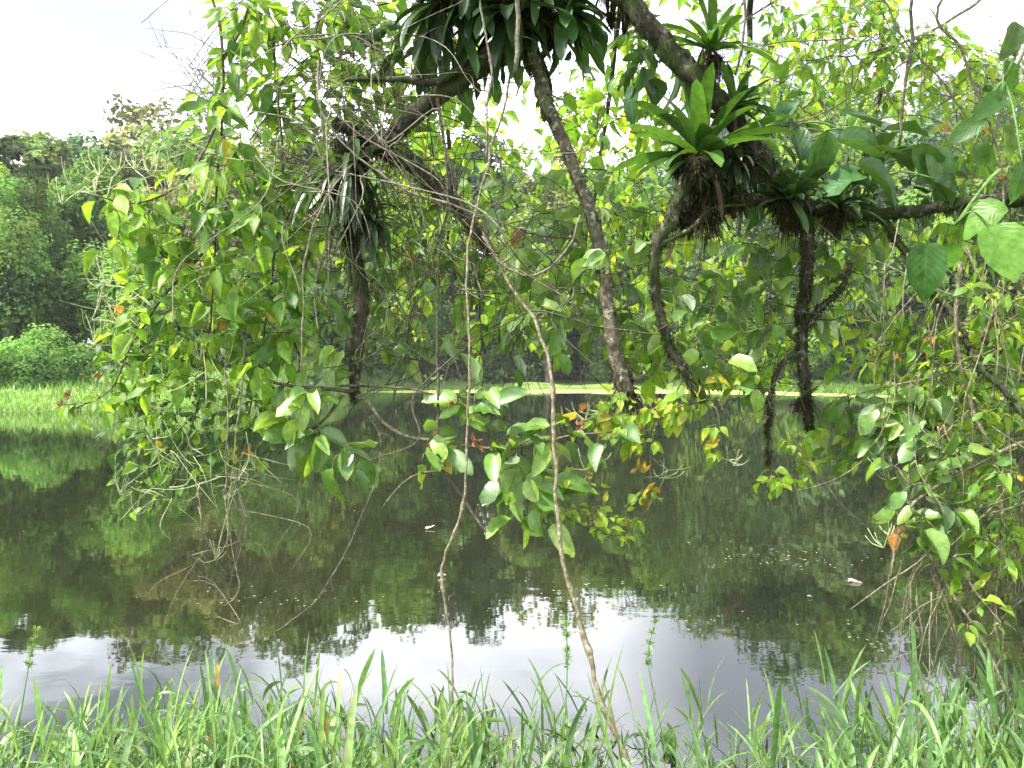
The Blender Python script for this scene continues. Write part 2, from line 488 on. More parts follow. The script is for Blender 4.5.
p.inputs['IOR'].default_value = 1.62
l.new(bp.outputs['Normal'], p.inputs['Normal'])
l.new(p.outputs[0], out.inputs['Surface'])
wb.build('water', m, kind='structure')

# floating green scum along the far shore: a thin sheet that lies on the water
ab = MB()
ax = np.linspace(-13, 30, 260)
rgA = np.random.default_rng(5)
nf = np.interp(ax, np.linspace(-13, 30, 60), rgA.normal(0, .5, 60))
ya = 62 - 3 * np.sin(ax * .05 + .5) + nf + np.where(ax > 12, (ax - 12) * -.75, 0)
yb = shore_far(ax) + .3
V = np.concatenate([np.stack([ax, ya, np.full_like(ax, .005)], -1), np.stack([ax, yb, np.full_like(ax, .005)], -1)])
k_ = len(ax)
ii = np.arange(k_ - 1)
ab.add(V, np.stack([ii, ii + 1, ii + 1 + k_, ii + k_], -1))
m, n, l, out = node_mat('floating_duckweed')
g = n.new('ShaderNodeNewGeometry')
no = n.new('ShaderNodeTexNoise'); no.inputs['Scale'].default_value = .8; no.inputs['Detail'].default_value = 8
l.new(g.outputs['Position'], no.inputs['Vector'])
r = n.new('ShaderNodeValToRGB')
r.color_ramp.elements[0].position = .3; r.color_ramp.elements[0].color = (.22, .27, .06, 1)
r.color_ramp.elements[1].position = .65; r.color_ramp.elements[1].color = (.36, .41, .10, 1)
l.new(no.outputs['Fac'], r.inputs['Fac'])
p = n.new('ShaderNodeBsdfPrincipled'); p.inputs['Roughness'].default_value = .9; p.inputs['Specular IOR Level'].default_value = .1
l.new(r.outputs['Color'], p.inputs['Base Color'])
l.new(p.outputs[0], out.inputs['Surface'])
ab.build('duckweed', m, kind='stuff', label='band of yellow green duckweed floating along the far shore')

# ------------------------------------------------------------------ far shore: trees, shrubs, wood
def quads(mb, P, N, size, tint, rng, asp=1.7, mat=0):
    """small bent leaf faces, one per row of P"""
    m_ = len(P)
    N = nrm(N)
    a = nrm(rng.normal(0, 1, (m_, 3)))
    D = nrm(np.cross(N, a))
    X_ = np.cross(N, D)
    s = np.broadcast_to(size, m_)[:, None]
    w = s / asp
    bend = N * s * rng.normal(0, .18, (m_, 1))
    V = np.stack([P - D * s, P + X_ * w + bend, P + D * s, P - X_ * w + bend], 1).reshape(-1, 3)
    o = (np.arange(m_) * 4)[:, None]
    mb.add(V, np.concatenate([o + np.array([0, 1, 2]), o + np.array([0, 2, 3])]), np.repeat(tint, 4, 0), mat=mat)

def crown(mb, rng, c, rad, nlobes, nleaf, size, base, var=.38, lobe=(.28, .48), droop=0., flat=1., bottom=-.6, warm=.0):
    c, rad = np.array(c, float), np.array(rad, float)
    d = nrm(rng.normal(0, 1, (nlobes, 3)))
    d[:, 2] = np.maximum(d[:, 2], bottom)
    lc = c + d * rad * rng.uniform(.35, .85, (nlobes, 1))
    lr = rng.uniform(*lobe, nlobes) * rad.mean()
    pick = rng.choice(nlobes, nleaf, p=lr ** 2 / (lr ** 2).sum())
    u = nrm(rng.normal(0, 1, (nleaf, 3)))
    u[:, 2] = np.where(rng.random(nleaf) < .55, np.abs(u[:, 2]), u[:, 2])
    # a second scale of small clumps in every lobe
    nc = nlobes * 14
    cd = nrm(rng.normal(0, 1, (nc, 3)))
    which = rng.integers(0, 14, nleaf) + pick * 14
    u = nrm(u * .45 + cd[which] * .8)
    rr = lr[pick] * (1 - np.abs(rng.normal(0, .22, nleaf))) * (1 + .25 * (cd[which][:, 0] > .2))
    P = lc[pick] + u * rr[:, None] * np.array([1, 1, flat])
    P[:, 2] -= droop * rng.random(nleaf) * lr[pick]
    N = u + rng.normal(0, .45, (nleaf, 3)) + np.array([0, 0, .5])
    lt = 1 + rng.normal(0, var, (nlobes, 1))
    hue = rng.normal(0, warm, (nlobes, 1)) * np.array([[1, 0.1, -.3]])
    ct = 1 + rng.normal(0, var * .6, (nc, 1))
    t = np.array(base) * np.clip(lt[pick] * ct[which] * (1 + rng.normal(0, .15, (nleaf, 1))), .4, 2.0) * np.clip(1 + hue[pick], .5, 2)
    quads(mb, P, N, size * rng.uniform(.6, 1.3, nleaf), t, rng)
    return lc

GREEN = (.10, .175, .035)
OLIVE = (.13, .175, .045)
BRIGHT = (.14, .25, .045)
RUSSET = (.15, .16, .065)
DARK = (.03, .06, .022)
BLUE = (.075, .14, .055)

def make_tree(name, seed, h, w, base, label, cat, group, loc, nleaf=9000, size=.24, style='round', trunk_r=.22, nl=None, warm=0.1):
    rg = np.random.default_rng(seed)
    root = thing(name, label, cat, loc, group)
    L0 = np.array(loc, float)
    cb, tb = MB(), MB()
    if style == 'round':
        lc = crown(cb, rg, L0 + (0, 0, h * .53), (w * .55, w * .5, h * .47), nl or 34, int(nleaf * 1.7), size, base, warm=warm, bottom=-.8, lobe=(.2, .36))
    elif style == 'draped':
        lc = crown(cb, rg, L0 + (0, 0, h * .5), (w / 2, w / 2, h * .5), nl or 26, nleaf, size * .8, base, lobe=(.2, .34), droop=1.6, bottom=-1, warm=warm)
    elif style == 'airy':
        lc = crown(cb, rg, L0 + (0, 0, h * .72), (w / 2, w / 2, h * .26), nl or 24, int(nleaf * .7), size, base, lobe=(.14, .28), flat=.7, bottom=-.3, warm=warm)
    else:
        lc = crown(cb, rg, L0 + (0, 0, h * .45), (w / 2, w / 2, h * .5), nl or 18, nleaf, size, base, bottom=-.9, warm=warm)
    top = L0 + (rg.normal(0, .3), rg.normal(0, .3), h * (.6 if style != 'bush' else .4))
    tube(tb, [L0 - (0, 0, .4), L0 * .5 + top * .5 + (rg.normal(0, .25), 0, 0), top], [trunk_r * 1.3, trunk_r, trunk_r * .4], rg, .6, 7, knob=.06)
    fr = .35 if style != 'bush' else .1
    for q in lc[:12]:
        s_ = L0 + (top - L0) * rg.uniform(fr, .95)
        tube(tb, [s_, (s_ + q) / 2 + (0, 0, .3), q], [trunk_r * .4, trunk_r * .25, trunk_r * .08], rg, .6, 5, knob=.06)
    tr = tb.build('trunk' if style != 'bush' else 'stem', M['trunk'], root)
    cr_ = cb.build('crown' if style != 'bush' else 'foliage', M['far'], root, smooth=False)
    return root

def copy_thing(o, loc, rz, sc, label=None):
    c = o.copy(); COL.objects.link(c)
    c.location = loc; c.rotation_euler = (0, 0, rz); c.scale = sc
    if label:
        c['label'] = label
    for ch in o.children:
        d = ch.copy(); COL.objects.link(d); d.parent = c
    return c

def gpt(px, Yd):
    x_ = (px - 512) / F * Yd
    return (x_, Yd, float(ground_z(np.array(x_), np.array(Yd))))
GT = 'trees standing on the far shore'
def topz(py, Yd):
    return at(512, py, Yd)[2]
def shore_tree(px, Yd, top_py, w, base, label, seed, **kw):
    loc = gpt(px, Yd)
    h = topz(top_py, Yd) - loc[2]
    return make_tree('shore_tree', seed, h, w, base, label, 'tree', GT, loc, **kw)

T1 = shore_tree(8, 44, 150, 5.5, (.09, .165, .04), 'dark tree draped with creepers at the left edge of the far bank', 11, style='draped', nleaf=24000, size=.13)
T2 = shore_tree(58, 52, 138, 8, GREEN, 'dark green tree with a hollow below, right of the creeper draped tree', 12, nleaf=14000, size=.17)
T3 = shore_tree(110, 46, 222, 6.5, BRIGHT, 'feathery light green low tree over the left bank bushes', 13, nleaf=20000, size=.12, style='bush')
T4 = shore_tree(30, 62, 112, 9, (.11, .16, .05), 'grey green tree rising behind the creeper draped tree', 14, style='airy', nleaf=10000)
T5 = shore_tree(210, 60, 134, 12, RUSSET, 'russet tinged broad tree seen above the shrub flower spikes', 15, nleaf=13000, size=.2, warm=.08)
T6 = shore_tree(128, 64, 140, 9, (.13, .15, .055), 'brownish green tree just left of the russet broad tree', 16, nleaf=11000, size=.2, warm=.08)
T7 = shore_tree(300, 70, 112, 12, OLIVE, 'olive broad tree behind the tangle of dead twigs', 17, nleaf=13000)
T8 = shore_tree(392, 78, 128, 12, GREEN, 'dense green tree on the shore behind the snapped vine loops', 18, nleaf=13000)
T9 = shore_tree(470, 80, 118, 11, (.05, .085, .04), 'blue green tree in the middle of the far shore', 19, nleaf=12000)
T10 = shore_tree(548, 78, 140, 11, OLIVE, 'yellowish green tree seen beside the lichen spotted limb', 20, nleaf=12000)
T11 = shore_tree(622, 80, 122, 11, GREEN, 'dark rounded tree behind the broken end of the lichen spotted limb', 21, nleaf=12000)
T12 = shore_tree(706, 76, 132, 12, (.075, .13, .035), 'light green leaning tree below the large bromeliad', 22, nleaf=12000, style='draped')
T13 = shore_tree(792, 72, 128, 11, (.05, .09, .035), 'tall green tree draped to the water beyond the hanging mossy limb', 23, nleaf=12000, style='draped')
T14 = shore_tree(880, 62, 140, 11, (.09, .13, .055), 'pale grey green tree below the hill at right', 24, nleaf=12000)
T15 = shore_tree(968, 56, 120, 11, GREEN, 'green tree behind the tangled shrub on the right', 25, nleaf=12000)
T16 = shore_tree(1060, 50, 100, 11, OLIVE, 'olive tree at the right edge of the far shore', 26, nleaf=12000)
T17 = shore_tree(-70, 46, 140, 9, GREEN, 'green tree beyond the left edge of the far bank', 27, nleaf=9000)

# shrubs along the water
bush = make_tree('shore_shrub', 40, 1.9, 5.5, (.10, .19, .04), 'bright green shrub on the left bank, lowest and nearest the grass', 'shrub', 'shrubs along the far shore', gpt(30, 38.5), nleaf=14000, size=.085, style='bush', trunk_r=.06)
bl = [
 (-20, 40, 1.0, 'bright green shrub at the foot of the creeper draped tree', .9),
 (80, 40, 1.05, 'bright green shrub right of the lowest shrub on the left bank', 1.05),
 (128, 42, 1.3, 'bright green shrub below the feathery low tree', 1.1)]
for q, (px, Yd, sc, lab, sz) in enumerate(bl):
    copy_thing(bush, gpt(px, Yd), 1.3 * q + .7, (sc, sc, sz), lab)
dbush = make_tree('shore_shrub', 41, 3.6, 6.5, (.04, .075, .028), 'dark shrub at the shore under the olive tree', 'shrub', 'shrubs along the far shore', gpt(330, 73), nleaf=8000, size=.17, style='bush', trunk_r=.08)
dl = [(395, 75, 1.1, 'dark rounded shrub in the shade right of the first hanging mossy limb'),
      (440, 74, .85, 'small blue green shrub beside the pale reed clump on the far shore'),
      (505, 76, 1.15, 'dark shrub on the far shore just left of the long brown vine'),
      (575, 75, 1.1, 'dark shrub on the far shore left of the lichen spotted limb'),
      (640, 76, 1.2, 'dark shrub on the far shore right of the lichen spotted limb'),
      (740, 73, .9, 'shrub on the far shore between the two dark hanging limbs'),
      (835, 62, 1.0, 'shrub on the bright bank below the pale flower spikes'),
      (905, 56, 1.1, 'shrub on the right bank behind the big hanging leaves')]
for q, (px, Yd, sc, lab) in enumerate(dl):
    copy_thing(dbush, gpt(px, Yd), 1.1 * q + .4, (sc, sc, sc), lab)

# the wood that closes the view behind the front row, one mass
fb = MB()
rg = np.random.default_rng(99)
for q in range(64):
    a_ = q / 63
    x_ = -95 + 235 * a_ + rg.normal(0, 3)
    y_ = (70 if x_ < -20 else 92) + rg.uniform(0, 34) + (10 if x_ > 40 else 0) - max(0, abs(x_ - 10) - 60) * .35
    z_ = float(ground_z(np.array(x_), np.array(y_)))
    h_ = min(rg.uniform(.85, 1.1) * (y_ * .272), 30)
    crown(fb, rg, (x_, y_, z_ + h_ * .5), (rg.uniform(6, 8.5), 6, h_ * .5), 20, 3600, .45, np.array([GREEN, OLIVE, RUSSET, BLUE][rg.integers(0, 4)]), bottom=-.9, lobe=(.25, .4))
# undergrowth under the wood
for q in range(120):
    x_ = -70 + 175 * q / 119 + rg.normal(0, 1)
    y_ = float(shore_far(np.array(x_))) + (rg.uniform(13, 20) if -40 < x_ < -12 else rg.uniform(7, 17))
    z_ = float(ground_z(np.array(x_), np.array(y_)))
    h_ = rg.uniform(5, 9)
    crown(fb, rg, (x_, y_, z_ + h_ * .42), (rg.uniform(3, 4.5), 2.5, h_ * .5), 9, 3400 if y_ < 62 and x_ < 0 else 1700, .13 if y_ < 62 and x_ < 0 else .26, np.array([(.09, .16, .035), (.12, .19, .04), (.08, .145, .04)][rg.integers(0, 3)]), bottom=-.9, lobe=(.3, .5))
for q in range(60):
    x_ = -60 + 150 * q / 59 + rg.normal(0, 1)
    y_ = max(float(shore_far(np.array(x_))), 52) + rg.uniform(16, 26)
    z_ = float(ground_z(np.array(x_), np.array(y_)))
    h_ = rg.uniform(10, 14)
    crown(fb, rg, (x_, y_, z_ + h_ * .45), (rg.uniform(3.5, 5), 3, h_ * .5), 12, 2400, .28, np.array([(.09, .16, .035), (.12, .19, .04), (.08, .145, .04)][rg.integers(0, 3)]), bottom=-.9, lobe=(.3, .5))
for (px, yy, hh_) in [(205, 58, 9), (240, 60, 10), (275, 62, 9), (222, 68, 13), (180, 60, 9), (310, 74, 10), (258, 76, 15)]:
    x_ = (px - 512) / F * yy
    crown(fb, rg, (x_, yy, float(ground_z(np.array(x_), np.array(float(yy)))) + hh_ * .42), (2.8, 2, hh_ * .5), 12, 3000, .17, np.array((.08, .15, .035)), bottom=-.95, lobe=(.35, .5))
for (px, yy) in [(190, 51), (212, 54), (228, 50), (240, 56), (252, 52), (268, 57), (286, 64), (300, 70), (236, 66), (222, 60)]:
    x_ = (px - 512) / F * yy
    crown(fb, rg, (x_, yy, float(ground_z(np.array(x_), np.array(float(yy)))) + 1.6), (1.8, 1.2, 2.0), 9, 2600, .13, np.array((.09, .16, .035)), bottom=-.95, lobe=(.4, .6))
# hillside at the right
for q in range(95):
    y_ = rg.uniform(100, 230)
    x_ = y_ * rg.uniform(.22, .75)
    z_ = float(ground_z(np.array(x_), np.array(y_)))
    crown(fb, rg, (x_, y_, z_ + 4), (rg.uniform(6, 10), 7, rg.uniform(6, 9)), 10, 1100, .8, np.array([(.06, .095, .04), (.08, .11, .045), (.10, .11, .06)][rg.integers(0, 3)]), bottom=-.5, lobe=(.3, .5))
fb.build('far_wood', M['far'], smooth=False, kind='stuff', label='mass of wooded slope behind the trees of the far shore')

# ------------------------------------------------------------------ the bank in front: helpers for branches and leafy shoots
def P3(pts):
    return np.array([at(*q) if len(q) == 3 else q[:3] for q in pts])

def W(x_, y_, z_):
    return (x_, y_, z_, 'w')

C_MID = ((.09, .19, .024), (.13, .25, .028), (.065, .15, .022), (.17, .28, .035))
C_LIGHT = ((.14, .28, .03), (.19, .33, .035), (.08, .18, .025), (.24, .34, .04), (.11, .23, .03))
C_DARK = ((.03, .085, .022), (.04, .10, .022), (.05, .12, .02))
C_YEL = ((.2, .34, .03), (.26, .38, .035), (.33, .38, .04), (.16, .3, .03), (.18, .32, .03))
ODD = ((.40, .33, .03), (.34, .15, .03), (.35, .30, .05), (.2, .11, .04))

def tints(rng, pal, m_, odd=.008):
    odd *= .6
    pal = np.array(pal)
    t = pal[rng.integers(0, len(pal), m_)] * rng.uniform(.8, 1.2, (m_, 1))
    k_ = rng.random(m_) < odd
    t[k_] = np.array(ODD)[rng.integers(0, len(ODD), k_.sum())]
    return t

class Grow:
    """leafy shoots that grow out of given stems towards points spread through volumes"""
    def __init__(s, stems, rng):
        s.rng = rng
        s.nodes = [np.vstack([smooth_path(P, .05)[0] for P in stems])]
        s.tw, s.lf = MB(), MB()
    def spray(s, blobs, pal, T, L=.12, Wd=.5, gap=.045, r=.0028, droop=.12, odd=.008, twig_t=(1, 1, 1), face=.5, down=.5, mx=1.2, seg=None, alt=True):
        rng = s.rng
        tg = []
        for (cx, cy, rx, ry, Yd, dY, n_) in blobs:
            n_ = int(round(n_ * (1.75 if L > .11 else 2.1)))
            a_ = rng.uniform(0, 2 * math.pi, n_); q = np.sqrt(rng.uniform(0, 1, n_))
            for u_, v_, yy in zip(cx + rx * q * np.cos(a_), cy + ry * q * np.sin(a_), Yd + rng.uniform(-dY, dY, n_)):
                tg.append(at(u_, v_, yy))
        tg = np.array(tg)
        nd = np.vstack(s.nodes)
        dist = np.array([np.linalg.norm(nd - q, axis=1).min() for q in tg])
        PP, DD, NN, LL = [], [], [], []
        for q in tg[np.argsort(dist)]:
            nd = np.vstack(s.nodes)
            dv = nd - q
            cost = np.linalg.norm(dv, axis=1) + .35 * np.maximum(0, q[2] - nd[:, 2])
            a_ = nd[np.argmin(cost)]
            ln = np.linalg.norm(q - a_)
            if ln < .04:
                continue
            if ln > mx:
                pass
            side = nrm(rng.normal(0, 1, 3)) * ln * .13
            p1 = a_ + (q - a_) * .33 + side + np.array([0, 0, droop * ln * .9])
            p2 = a_ + (q - a_) * .7 - side * .4 + np.array([0, 0, droop * ln * .7])
            Q, t = smooth_path([a_, p1, p2, q], .03)
            r0 = r * (1 + ln * 1.1)
            tube(s.tw, Q[::2] if len(Q) > 6 else Q, [r0, r0 * .6, r * .35], rng, sides=4, knob=.08, smoothit=False, tint=twig_t)
            s.nodes.append(Q[len(Q) // 3:])
            T_ = nrm(np.gradient(Q, axis=0))
            tot = ln
            start = min(.25 * tot, .1) if tot < .45 else tot - rng.uniform(.28, .5)
            k_ = 0
            for d_ in np.arange(start, tot, gap):
                i_ = min(len(Q) - 1, int(d_ / tot * (len(Q) - 1)))
                sd_ = 1 if k_ % 2 else -1
                k_ += 1
                lat = nrm(np.cross(T_[i_], [0, 0, 1.0]) + 1e-3) * sd_
                dr = T_[i_] * rng.uniform(.2, .8) + lat * rng.uniform(.5, 1.1) + np.array([0, 0, -down * rng.uniform(.3, 1.5)]) + rng.normal(0, .2, 3)
                PP.append(Q[i_]); DD.append(dr)
                NN.append(np.array([0, 0, 1.0]) * rng.uniform(.3, 1) + np.array([0, -1.0, 0]) * face * rng.uniform(.0, 1.6) + rng.normal(0, .3, 3))
                LL.append(L * rng.choice([.35, .5, .65, .8, .95]) * rng.uniform(.9, 1.1))
            PP.append(Q[-1]); DD.append(T_[-1] + np.array([0, 0, -down * .6]) + rng.normal(0, .15, 3))
            NN.append(np.array([0, -face, .8]) + rng.normal(0, .3, 3)); LL.append(L * rng.uniform(.7, 1.1))
        m_ = len(PP)
        leaves(s.lf, T, np.array(PP), np.array(DD), np.array(NN), np.array(LL), Wd * rng.uniform(.68, 1.1, m_), tints(rng, pal, m_, odd), rng)
        return s

def moss_tufts(mb, Q, rad, rng, n_, L=.03, tint=(.05, .075, .02), hang=.5, tv=.35, wd=.06):
    cl = rng.uniform(0, len(Q), max(4, len(Q) // 3))
    i_ = np.where(rng.random(n_) < .6, cl[rng.integers(0, len(cl), n_)] + rng.normal(0, 1.2, n_), rng.uniform(0, len(Q), n_)).astype(int).clip(0, len(Q) - 1)
    u = nrm(rng.normal(0, 1, (n_, 3)))
    R_ = np.interp(i_ / len(Q), np.linspace(0, 1, len(rad)), rad)
    P = Q[i_] + u * R_[:, None] * .9
    D = nrm(u + rng.normal(0, .4, (n_, 3)) + np.array([0, 0, -hang]))
    l_ = L * rng.uniform(.4, 1.5, n_)[:, None]
    X_ = nrm(np.cross(D, rng.normal(0, 1, (n_, 3)))) * l_ * wd
    mid = P + D * l_ * .6
    V = np.stack([P - X_, P + X_, mid + X_ * .7, P + D * l_ + np.array([0, 0, -.3]) * l_, mid - X_ * .7], 1).reshape(-1, 3)
    o_ = (np.arange(n_) * 5)[:, None]
    t = np.array(tint) * np.clip(1 + rng.normal(0, tv, (n_, 1)), .3, 2)
    mb.add(V, [o_ + np.array([[0, 1, 2], [0, 2, 4], [4, 2, 3]][k_]) for k_ in range(3)], np.repeat(t, 5, 0))

def spike_cluster(mb, c, rng, n_=6, L=.13, up=.7, r=.0014, out_=(0, 0, 0)):
    L *= rng.uniform(.55, 1.0); up += .5; n_ = int(n_ * rng.uniform(.6, 1.1))
    """bunch of thin curved flower spikes set with tiny buds"""
    c = np.array(c)
    for _ in range(n_):
        d = nrm(rng.normal(0, 1, 3) * (1, .6, .5) + np.array([0, 0, up]) + np.array(out_))
        l_ = L * rng.uniform(.6, 1.2)
        e_ = c + d * l_ * .5 + rng.normal(0, .1, 3) * l_
        f_ = e_ + nrm(d + np.array([0, 0, .7 * up])) * l_ * .5
        Q = tube(mb, [c, e_, f_], [r * 1.1, r, r * .6], rng, step=.012, sides=5, knob=.45)

# ------------------------------------------------------------------ the mossy tree that leans over the water
rg = np.random.default_rng(1234)
tree = thing('mossy_tree', 'old mossy tree leaning over the pond with thick dark limbs across the top', 'tree', (3.6, 2.4, .1))
tb = MB()
ARCH = [W(3.6, 2.4, -.1), W(3.45, 2.5, 1.6), W(3.35, 2.75, 3.0), W(2.4, 3.1, 3.95), W(1.2, 3.3, 4.05), W(.3, 3.4, 3.85), W(-.5, 3.5, 3.7), W(-1.6, 3.5, 3.75)]
AR = P3(ARCH)
tube(tb, AR, [.2, .16, .13, .1, .085, .075, .06, .035], rg, .08, 12, knob=.06, wob=.01)
tb.build('trunk', M['mossbark'], tree)
LIMB = {
 'a': ([W(1.2, 3.3, 4.05), (600, -60, 3.25), (629, 0, 3.2), (655, 32, 3.18), (689, 70, 3.16), (724, 108, 3.18), (750, 142, 3.2), (775, 175, 3.22), (798, 203, 3.25), (806, 228, 3.27)], [.045, .038, .036, .036, .038, .037, .033, .028, .026, .022], 1.0),
 'b': ([(672, 168, 3.15), (700, 188, 3.18), (735, 197, 3.2), (770, 200, 3.25), (805, 207, 3.28), (870, 214, 3.3), (930, 209, 3.2), (968, 202, 3.1), (1024, 198, 3.0), (1110, 190, 2.85), W(3.3, 2.7, 2.55)], [.012, .018, .021, .02, .022, .024, .022, .022, .025, .04, .06], .5),
 'c': ([(804, 214, 3.27), (808, 262, 3.28), (803, 310, 3.3), (801, 355, 3.3), (806, 395, 3.3), (809, 428, 3.3)], [.026, .019, .018, .018, .019, .011], .9),
 'd': ([(878, 216, 3.3), (908, 256, 3.25), (930, 292, 3.2), (955, 316, 3.15), (967, 342, 3.1), (985, 372, 3.0), (1030, 420, 2.9)], [.015, .013, .013, .012, .011, .01, .009], .2),
 'e': ([(512, 40, 3.45), (535, 62, 3.46), (548, 105, 3.47), (566, 147, 3.48), (583, 192, 3.5), (600, 248, 3.5), (608, 300, 3.5), (614, 348, 3.5), (624, 382, 3.5), (630, 402, 3.5)], [.035, .03, .026, .024, .024, .026, .027, .03, .036, .02], .12),
 'f': ([(712, 148, 3.14), (690, 178, 3.12), (672, 214, 3.12), (656, 248, 3.13), (655, 290, 3.14), (668, 338, 3.15), (688, 378, 3.15), (704, 402, 3.15)], [.03, .034, .026, .019, .016, .016, .015, .014], .45),
 'g': ([W(.3, 3.4, 3.85), (520, -10, 3.42), (512, 35, 3.4), (478, 66, 3.42), (443, 92, 3.44), (412, 118, 3.46), (384, 142, 3.48), (362, 158, 3.5)], [.06, .05, .05, .042, .038, .036, .03, .02], .8),
 'h': ([(335, 122, 3.55), (362, 136, 3.54), (390, 153, 3.53), (418, 170, 3.52), (445, 196, 3.5), (472, 224, 3.5), (490, 252, 3.5)], [.02, .03, .034, .033, .027, .02, .013], 1.6),
 'i': ([(340, 142, 3.48), (346, 190, 3.47), (353, 240, 3.46), (361, 290, 3.46), (359, 335, 3.46), (354, 372, 3.46), (355, 398, 3.46)], [.018, .022, .024, .026, .026, .02, .012], 1.3),
 'j': ([(512, 62, 3.4), (470, 66, 3.38), (428, 84, 3.37), (390, 80, 3.37), (345, 80, 3.4)], [.016, .014, .014, .01, .007], .25),
 'k': ([(803, 352, 3.3), (786, 358, 3.28), (772, 385, 3.27), (769, 420, 3.26), (768, 462, 3.25)], [.012, .009, .008, .007, .004], .4),
 'l': ([(806, 330, 3.3), (822, 308, 3.32), (842, 285, 3.34), (850, 262, 3.36)], [.014, .011, .009, .006], .4),
 'm': ([(655, 250, 3.13), (690, 228, 3.1), (712, 208, 3.08), (745, 205, 3.05)], [.009, .007, .006, .003], .2),
}
limbs, stemsP = {}, {}
BROKEN = {'e': 'lichen spotted limb with a broken dark end above the water'}
for k_, (pts, rad, mossy) in LIMB.items():
    P = P3(pts)
    stemsP[k_] = P
    mb = MB()
    Q = tube(mb, P, rad, rg, .02, 14, knob=.13, wob=.007)
    o = mb.build('limb', M['lichenbark'] if k_ in 'e' else M['mossbark'], tree)
    if k_ in BROKEN:
        o['label'] = BROKEN[k_]
    limbs[k_] = o
    ln = np.linalg.norm(np.diff(Q, axis=0), axis=1).sum()
    mm = MB()
    moss_tufts(mm, Q, np.array(rad) * rg.uniform(.7, 1.1), rg, int(ln * 9000 * mossy) + 60, .014, hang=.4, wd=.09, tint=(.02, .026, .009) if k_ not in 'hi' else (.055, .062, .032))
    moss_tufts(mm, Q, rad, rg, int(ln * 300 * mossy) + 5, .05, hang=2.2, tint=(.05, .05, .03), wd=.03)
    if k_ == 'e':
        moss_tufts(mm, Q[-8:], [.036, .03], rg, 260, .035, hang=1.2, tint=(.03, .024, .014))
        moss_tufts(mm, Q[:18], [.034, .03], rg, 700, .03, hang=.6, tint=(.03, .03, .012), wd=.05)
    mm.build('moss', M['moss'], o)

# leaves of the tree: shoots off the limbs, light ones reach further out over the water
FAR = [[AR[5], at(420, -40, 4.6), at(440, 60, 5.0), at(450, 200, 5.2), at(440, 300, 5.3)],
       [AR[4], at(640, -60, 4.8), at(610, 90, 5.4), at(590, 220, 5.6), at(560, 330, 5.6)],
       [AR[4], at(760, -60, 4.8), at(745, 120, 5.4), at(735, 250, 5.5), at(700, 340, 5.6)],
       [AR[3], at(900, -60, 4.5), at(880, 100, 5.2), at(850, 240, 5.3), at(840, 320, 5.4)]]
for fi, Pf in enumerate(FAR):
    mb = MB()
    Q = tube(mb, Pf, [.035, .022, .015, .01, .005], rg, .06, 7, knob=.08, wob=.01)
    o = mb.build('limb', M['mossbark'], tree)
    g_ = Grow([Q[len(Q) // 3:]], rg)
    bl = [[(430, 190, 55, 80, 5.1, .5, 30), (400, 250, 45, 60, 5.0, .4, 18), (470, 160, 50, 70, 5.2, .5, 24), (450, 310, 60, 50, 5.3, .3, 14), (430, 110, 40, 40, 5, .3, 10)],
          [(560, 200, 60, 70, 5.4, .5, 26), (600, 130, 60, 60, 5.4, .5, 16), (540, 300, 60, 50, 5.5, .4, 18), (620, 280, 60, 60, 5.5, .4, 20), (520, 240, 45, 50, 5.3, .3, 14)],
          [(700, 270, 60, 60, 5.4, .5, 24), (740, 200, 60, 70, 5.3, .4, 22), (680, 330, 60, 45, 5.5, .4, 20), (760, 320, 50, 45, 5.4, .3, 14), (640, 200, 40, 50, 5.4, .4, 10)],
          [(850, 150, 70, 70, 5.2, .5, 22), (900, 240, 70, 60, 5.1, .5, 20), (840, 300, 50, 40, 5.3, .3, 12), (800, 90, 50, 40, 5, .3, 10)]][fi]
    g_.spray(bl, C_LIGHT, T_OV, L=.135, Wd=.52, gap=.065, r=.003, face=.8, down=.7, odd=.012)
    g_.lf.build('leaves', M['leaf'], o)
    g_.tw.build('twig', M['darkvine'], o)

# the crown overhead and behind the camera's view, which shades the limbs
cb = MB()
for (cx, cy, cz, rx_, ry__, rz_, nl_, nn_) in [(2.2, 1.6, 6.0, 2.3, 2.0, 1.0, 14, 5200), (.6, 2.2, 5.6, 1.6, 1.5, .8, 12, 3600), (3.9, 2.8, 6.2, 1.6, 2.0, 1.2, 10, 2600), (.8, 0, 6.4, 2.4, 1.6, .9, 12, 3000)]:
    lc_ = crown(cb, rg, (cx, cy, cz), (rx_, ry__, rz_), nl_, nn_, .085, (.06, .12, .03), lobe=(.2, .36), flat=.6, var=.15)
    lt_ = MB()
    for q in lc_:
        tube(lt_, [AR[2 if cx > 1 else 4], (AR[3] + q) / 2, q], [.03, .02, .006], rg, .1, 6)
    lt_.build('limb', M['mossbark'], tree)
cb.build('crown', M['far'], tree, smooth=False)

